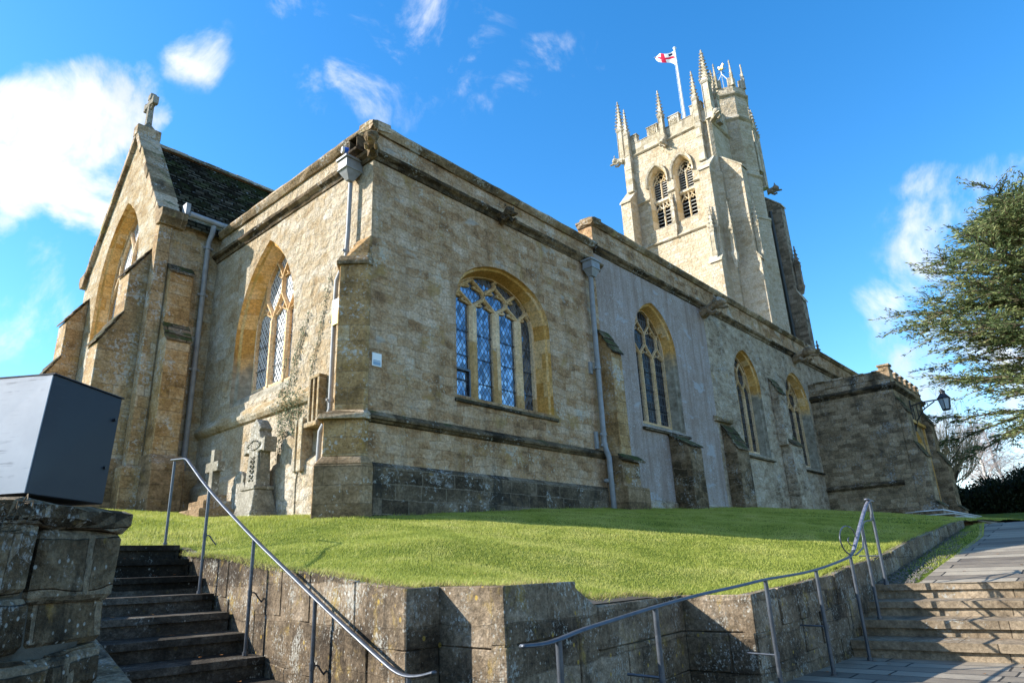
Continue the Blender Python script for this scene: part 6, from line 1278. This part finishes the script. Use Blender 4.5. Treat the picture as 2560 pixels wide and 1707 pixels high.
# grass blades over the visible part of the lawn, denser towards the viewer
def blades(N, box, hgt, wid, power=1.0):
    x = rng.uniform(box[0], box[1], N*3); y = rng.uniform(box[2], box[3], N*3); P = np.c_[x, y]; P = P[pip(P, LAWN)]
    P = P[~((P[:, 0] > -.02) & (P[:, 1] > -.02))]; d = np.hypot(P[:, 0]-EYE.x, P[:, 1]-EYE.y); P = P[rng.random(len(P)) < np.clip((5.5/d)**power, 0, 1)][:N]
    n_ = len(P); z = Hs(P)-.004; d = np.hypot(P[:, 0]-EYE.x, P[:, 1]-EYE.y); clump = .65+.6*np.sin(P[:, 0]*3.1+1.3*np.sin(P[:, 1]*2.3))*np.sin(P[:, 1]*4.1)
    h = hgt*rng.uniform(.55, 1.25, n_)*(.85+.3*clump); w = wid*rng.uniform(.7, 1.3, n_)*np.clip(d/6, 1, 2.6); a = rng.uniform(0, 2*np.pi, n_)
    lean = rng.normal(0, .38, (n_, 2))*h[:, None]; V_ = np.zeros((n_, 3, 3)); V_[:, 0, :2] = P-np.c_[np.cos(a), np.sin(a)]*w[:, None]; V_[:, 1, :2] = P+np.c_[np.cos(a), np.sin(a)]*w[:, None]; V_[:, 2, :2] = P+lean
    V_[:, 0, 2] = z; V_[:, 1, 2] = z; V_[:, 2, 2] = z+h; return V_.reshape(-1, 3)
V1 = blades(300000, (-3.6, 9, -6.2, .0), .023, .0026, 1.15); V2 = blades(60000, (-3.6, 0, -.2, 6.3), .045, .003, .8); V3 = blades(45000, (9, 24, -6.0, 0), .035, .004, .5); V4 = blades(14000, (-6.5, -2.8, -.4, 6), .05, .003, .6)
o = np_mesh('grass', np.r_[V1, V2, V3, V4], 3, M['blade']); tag(o, 'short sunlit grass blades covering the churchyard lawn', 'grass', kind='stuff')
def edge_tufts(pts, n, hgt, mat, name, label, spread=.05):
    pts = [np.array(p, float) for p in pts]; L = [np.linalg.norm(b-a) for a, b in zip(pts[:-1], pts[1:])]; cs = np.cumsum(L); out = []
    for _ in range(n):
        t = random.random()*cs[-1]; i = int(np.searchsorted(cs, t)); f = (t-(cs[i-1] if i else 0))/L[i]; c = pts[i]+(pts[i+1]-pts[i])*f+np.array([random.gauss(0, spread), random.gauss(0, spread)])
        z = H(c[0], c[1]) if True else 0; h = hgt*random.uniform(.5, 1.3); a = random.uniform(0, 6.28); w_ = .0028; ln_ = (random.gauss(0, .55)*h, random.gauss(-.25, .55)*h)
        out += [(c[0]-w_*math.cos(a), c[1]-w_*math.sin(a), z), (c[0]+w_*math.cos(a), c[1]+w_*math.sin(a), z), (c[0]+ln_[0], c[1]+ln_[1], z+h*random.uniform(.3, 1))]
    o = np_mesh(name, np.array(out), 3, mat); tag(o, label, 'grass', kind='stuff')
EDGE = [(-2.9, -.6), (-3.24, -4.9), (-2.95, -5.02), (-2.94, -5.55), (-2.2, -5.5), (-.2, -5.33), (-.2, -6.0), (3, -6.02), (10.4, -6.02)]
edge_tufts(EDGE, 9000, .07, M['blade'], 'edge_grass', 'longer grass tufts spilling over the wall tops', .045)
edge_tufts(EDGE[:6], 5200, .05, M['straw'], 'dry_grass', 'dry straw-coloured grass along the edge of the lawn', .035)
edge_tufts([(.05, -.16), (6.5, -.16), (7, -.7), (9.7, -.2), (21.8, -.15)], 3200, .07, M['blade'], 'wall_foot_grass', 'unmown grass at the foot of the shaded church wall', .04)
mbv = MB()
vt = []
for _ in range(5000):
    x = 4.5+8*random.random()**.7; y = -6.25-random.random()*(.2+.04*x) ; y = max(y, -6.66+max(0, x-8.5)*.12-.05); y = min(y, -6.16) ; z = pathz(x); h = .035*random.uniform(.4, 1.2); a = random.uniform(0, 6.28)
    vt += [(x-.003*math.cos(a), y-.003*math.sin(a), z), (x+.003*math.cos(a), y+.003*math.sin(a), z), (x+random.gauss(0, .4)*h, y+random.gauss(0, .4)*h, z+h)]
o = np_mesh('verge_grass', np.array(vt), 3, M['blade']); tag(o, 'thin grass growing along the edge of the paved path', 'grass', kind='stuff')

def perp(d):
    d = Vector(d).normalized(); a = d.orthogonal().normalized(); return a, d.cross(a)
def branch(mb, p, d, L, r, depth, out=None, kids=3, spread=.55, up=.12, shrink=.7, segs=4, tip=None, droop=0.0, minr=.004, n=5):
    pts = [Vector(p)]; dd = Vector(d).normalized(); rs = [r]
    for i in range(segs):
        dd = (dd+Vector((random.gauss(0, .10), random.gauss(0, .10), random.gauss(0, .08)+up*.35-droop*(i/segs)))).normalized(); pts.append(pts[-1]+dd*L/segs); rs.append(max(minr, r*(1-.5*(i+1)/segs)))
    mb.tube(pts, rs, n if r > .02 else 3, caps=False)
    if tip is not None and depth <= 1: tip.append((pts, dd))
    if depth > 0:
        for k in range(kids):
            i = random.randint(1, segs); a, b = perp(dd); th = random.uniform(0, 6.28); s_ = spread*random.uniform(.6, 1.3)
            nd = (dd+(a*math.cos(th)+b*math.sin(th))*s_); branch(mb, pts[i], nd, L*shrink*random.uniform(.75, 1.15), rs[i]*.62, depth-1, out, kids, spread, up, shrink, max(3, segs-1), tip, droop, minr, n)
# big evergreen
def evergreen():
    t = thing('cypress_tree', (33, -9.0, 1.5), 'huge spreading evergreen tree with drooping grey-green sprays right of the porch', 'tree')
    tr = MB(); tr.tube([(33, -9, 1), (33.1, -9, 6), (33, -9.2, 10), (33.2, -9, 14), (33.1, -9.1, 17.4)], [.75, .6, .42, .2, .05], 10)
    tips = []
    for i in range(190):
        t_ = (i+.5)/190; z = 5.2+t_*11.0; az = i*2.39996+random.uniform(-.3, .3); reach = float(np.interp(z, [4.6, 6.5, 9.5, 12.0, 14.5, 17.2], [4.8, 6.6, 7.5, 6.2, 4.2, 1.0]))*random.uniform(.62, 1.06)
        p = Vector((33, -9.05, z)); d = Vector((math.cos(az), math.sin(az), random.uniform(.1, .55) if t_ > .15 else .0)); pts = [p]; k = 9; dd = d.normalized()
        for j in range(k): dd = (dd+Vector((random.gauss(0, .07), random.gauss(0, .07), random.gauss(0, .06)-(.035 if j < 5 else -.03)))).normalized(); pts.append(pts[-1]+dd*reach/k)
        rs = [max(.015, .13*(1-j/k)) for j in range(k+1)]; tr.tube(pts, rs, 5, caps=False)
        for j in range(2, k+1):
            for m_ in range(5):
                a, b = perp(dd); th = random.choice((0, math.pi))+random.gauss(0, .5); side = Vector((-dd.y, dd.x, 0)).normalized()*random.choice((-1, 1)); nd = (dd*random.uniform(.4, 1)+side*random.uniform(.3, 1)+Vector((0, 0, random.uniform(-.25, .35)))).normalized()
                L = random.uniform(.7, 1.7)*(.65+.35*j/k); q = [pts[j]]
                for s_ in range(4): nd = (nd+Vector((random.gauss(0, .08), random.gauss(0, .08), -.06))).normalized(); q.append(q[-1]+nd*L/4)
                if random.random() < .7: tr.tube(q, [.026, .021, .016, .011, .007], 3, caps=False)
                tips.append(q)
    tr.build('trunk', M['bark'], t, fix=False)
    S = np.array([[tuple(v) for v in q] for q in tips]); nt = len(S); per = 25; N = nt*per
    idx = np.repeat(np.arange(nt), per); f = rng.uniform(.1, 4, N); i0 = np.clip(f.astype(int), 0, 3); fr_ = (f-i0)[:, None]
    base = S[idx, i0]*(1-fr_)+S[idx, i0+1]*fr_; dr = S[idx, i0+1]-S[idx, i0]; dr /= np.linalg.norm(dr, axis=1)[:, None]
    base = base+rng.normal(0, .06, (N, 3)); side = np.cross(dr, [0, 0, 1]); side /= np.linalg.norm(side, axis=1)[:, None]+1e-6
    ax = dr*rng.uniform(.5, 1.2, (N, 1))+side*rng.normal(0, .75, (N, 1))+rng.normal(0, .22, (N, 3))+[0, 0, .10]; ax /= np.linalg.norm(ax, axis=1)[:, None]; w = np.cross(ax, rng.normal(0, 1, (N, 3))); w /= np.linalg.norm(w, axis=1)[:, None]
    Ln = rng.uniform(.10, .32, (N, 1)); wd = rng.uniform(.016, .036, (N, 1)); V_ = np.stack([base-w*wd*.5, base+ax*Ln*.5-w*wd, base+ax*Ln, base+ax*Ln*.45+w*wd], 1)
    tint = np.clip(rng.normal(.5, .2, N)+.25*np.sin(idx*.7), 0, 1); np_mesh('crown', V_.reshape(-1, 3), 4, M['needles'], t, tint)
evergreen()
# dense bare pollard
def bare(name, loc, hgt, label, mat, twig, pale=False):
    t = thing(name, loc, label, 'tree', None); mb, tw_ = MB(), MB(); p = Vector(loc)
    if not pale:
        mb.tube([p-Vector((0, 0, .5)), p+Vector((.1, 0, hgt*.14)), p+Vector((.2, .1, hgt*.3))], [.42, .36, .32], 9)
        for i in range(13):
            a = i*2.4; st_ = p+Vector((.15, .05, hgt*(.14+.018*i))); branch(mb, st_, (math.cos(a)*.75, math.sin(a)*.75, .75), hgt*.26, .13, 1, kids=3, spread=.6, up=.3, shrink=.62, segs=4)
            for k in range(14): branch(tw_, st_+Vector((math.cos(a), math.sin(a), .8))*hgt*random.uniform(.08, .23), (math.cos(a)*.5+random.gauss(0, .35), math.sin(a)*.5+random.gauss(0, .35), 1.0), hgt*random.uniform(.2, .38), .022, 2, kids=4, spread=.45, up=.35, shrink=.5, segs=4, minr=.007)
    else:
        top = p+Vector((random.uniform(-.6, .6), random.uniform(-.6, .6), hgt)); pts = [p.lerp(top, i/8)+Vector((random.gauss(0, .06), random.gauss(0, .06), 0)) for i in range(9)]; pts[0].z -= .5
        mb.tube(pts, [.16*(1-i/9)+.015 for i in range(9)], 7)
        for i in range(46):
            f = .22+.76*i/46; q = p.lerp(top, f); a = i*2.4; L = hgt*(.30*(1-f)+.08); branch(tw_, q, (math.cos(a), math.sin(a), .9), L, .028*(1.2-f), 2, kids=6, spread=.65, up=.05, shrink=.6, segs=5, droop=.30, minr=.006)
    mb.build('trunk', mat, t, fix=False); tw_.build('twigs', twig, t, fix=False)
def dirpos(u, v_, dist):
    d = view_dir(u, v_); h = math.hypot(d.x, d.y); return (EYE.x+d.x/h*dist, EYE.y+d.y/h*dist, d.z/h*dist)
bx_ = (46.5, .15, 2.4); bare('bare_tree', bx_, 7.2, 'dense bare tree with upswept brown twigs beside the porch buttress', M['bark'], M['twig'])
bare('birch_tree', (52.5, -1.4, 2.6), 6.8, 'slim white birch left of the pair behind the hedge', M['bark_pale'], M['twig_birch'], True)
bare('birch_tree', (54.0, -2.35, 2.6), 6.2, 'fainter slim birch right of the pair behind the hedge', M['bark_pale'], M['twig_birch'], True)
# clipped dark hedge
hd = thing('hedge', (42, -4, 1.9), 'dark unclipped evergreen hedge beyond the path', 'hedge')
N = 60000; u = rng.random(N); hx = 39.5+u*3.5+rng.normal(0, .5, N); hy = -1.45-u*9+rng.normal(0, .2, N)
top = 1.0+.9*np.clip(u*3, 0, 1)+.45*np.sin(u*31)*np.cos(u*13)+.3*np.sin(u*77)+.5*u; hz = 1.75+rng.random(N)**.7*top
rr = rng.normal(0, .6, (N, 3))*[1, .5, .2]; base = np.c_[hx, hy, hz]+rr; base[:, 2] = np.maximum(base[:, 2], 1.7)
ax = rng.normal(0, .5, (N, 3))+[0, 0, .7]; ax /= np.linalg.norm(ax, axis=1)[:, None]; w = np.cross(ax, rng.normal(0, 1, (N, 3))); w /= np.linalg.norm(w, axis=1)[:, None]
Ln = rng.uniform(.12, .32, (N, 1)); V_ = np.stack([base, base+ax*Ln*.5-w*.04, base+ax*Ln, base+ax*Ln*.5+w*.04], 1); np_mesh('foliage', V_.reshape(-1, 3), 4, M['hedge'], hd, rng.random(N))
mb = MB(); mb.prism([(39.8, -1.9), (40.6, -1.9), (43.6, -10.4), (42.8, -10.4)][::-1], 1.5, [2.2, 2.2, 3.1, 3.1][::-1]); mb.build('inner_branches', M['hedge'], hd)
# cottage gable behind the hedge
hs_ = thing('house', (60, -8, 2), 'cream rendered house gable at the right edge beyond the hedge', 'house')
mb = MB(); mb.extr([(0, 0), (7, 0), (7, 2.9), (3.5, 5.6), (0, 2.9)], (62, -3.6, 1.9), (0, -1, 0), (0, 0, 1), (1, 0, 0), 0, 9); mb.build('wall', M['housewall'], hs_)
mb = MB()
for a, b in (((-.3, 2.67), (3.5, 5.62)), ((7.3, 2.67), (3.5, 5.62))): mb.extr([a, b, (b[0], b[1]+.14), (a[0], a[1]+.14)], (61.7, -3.6, 1.9), (0, -1, 0), (0, 0, 1), (1, 0, 0), 0, 9.6)
mb.build('roof', M['roof'], hs_)
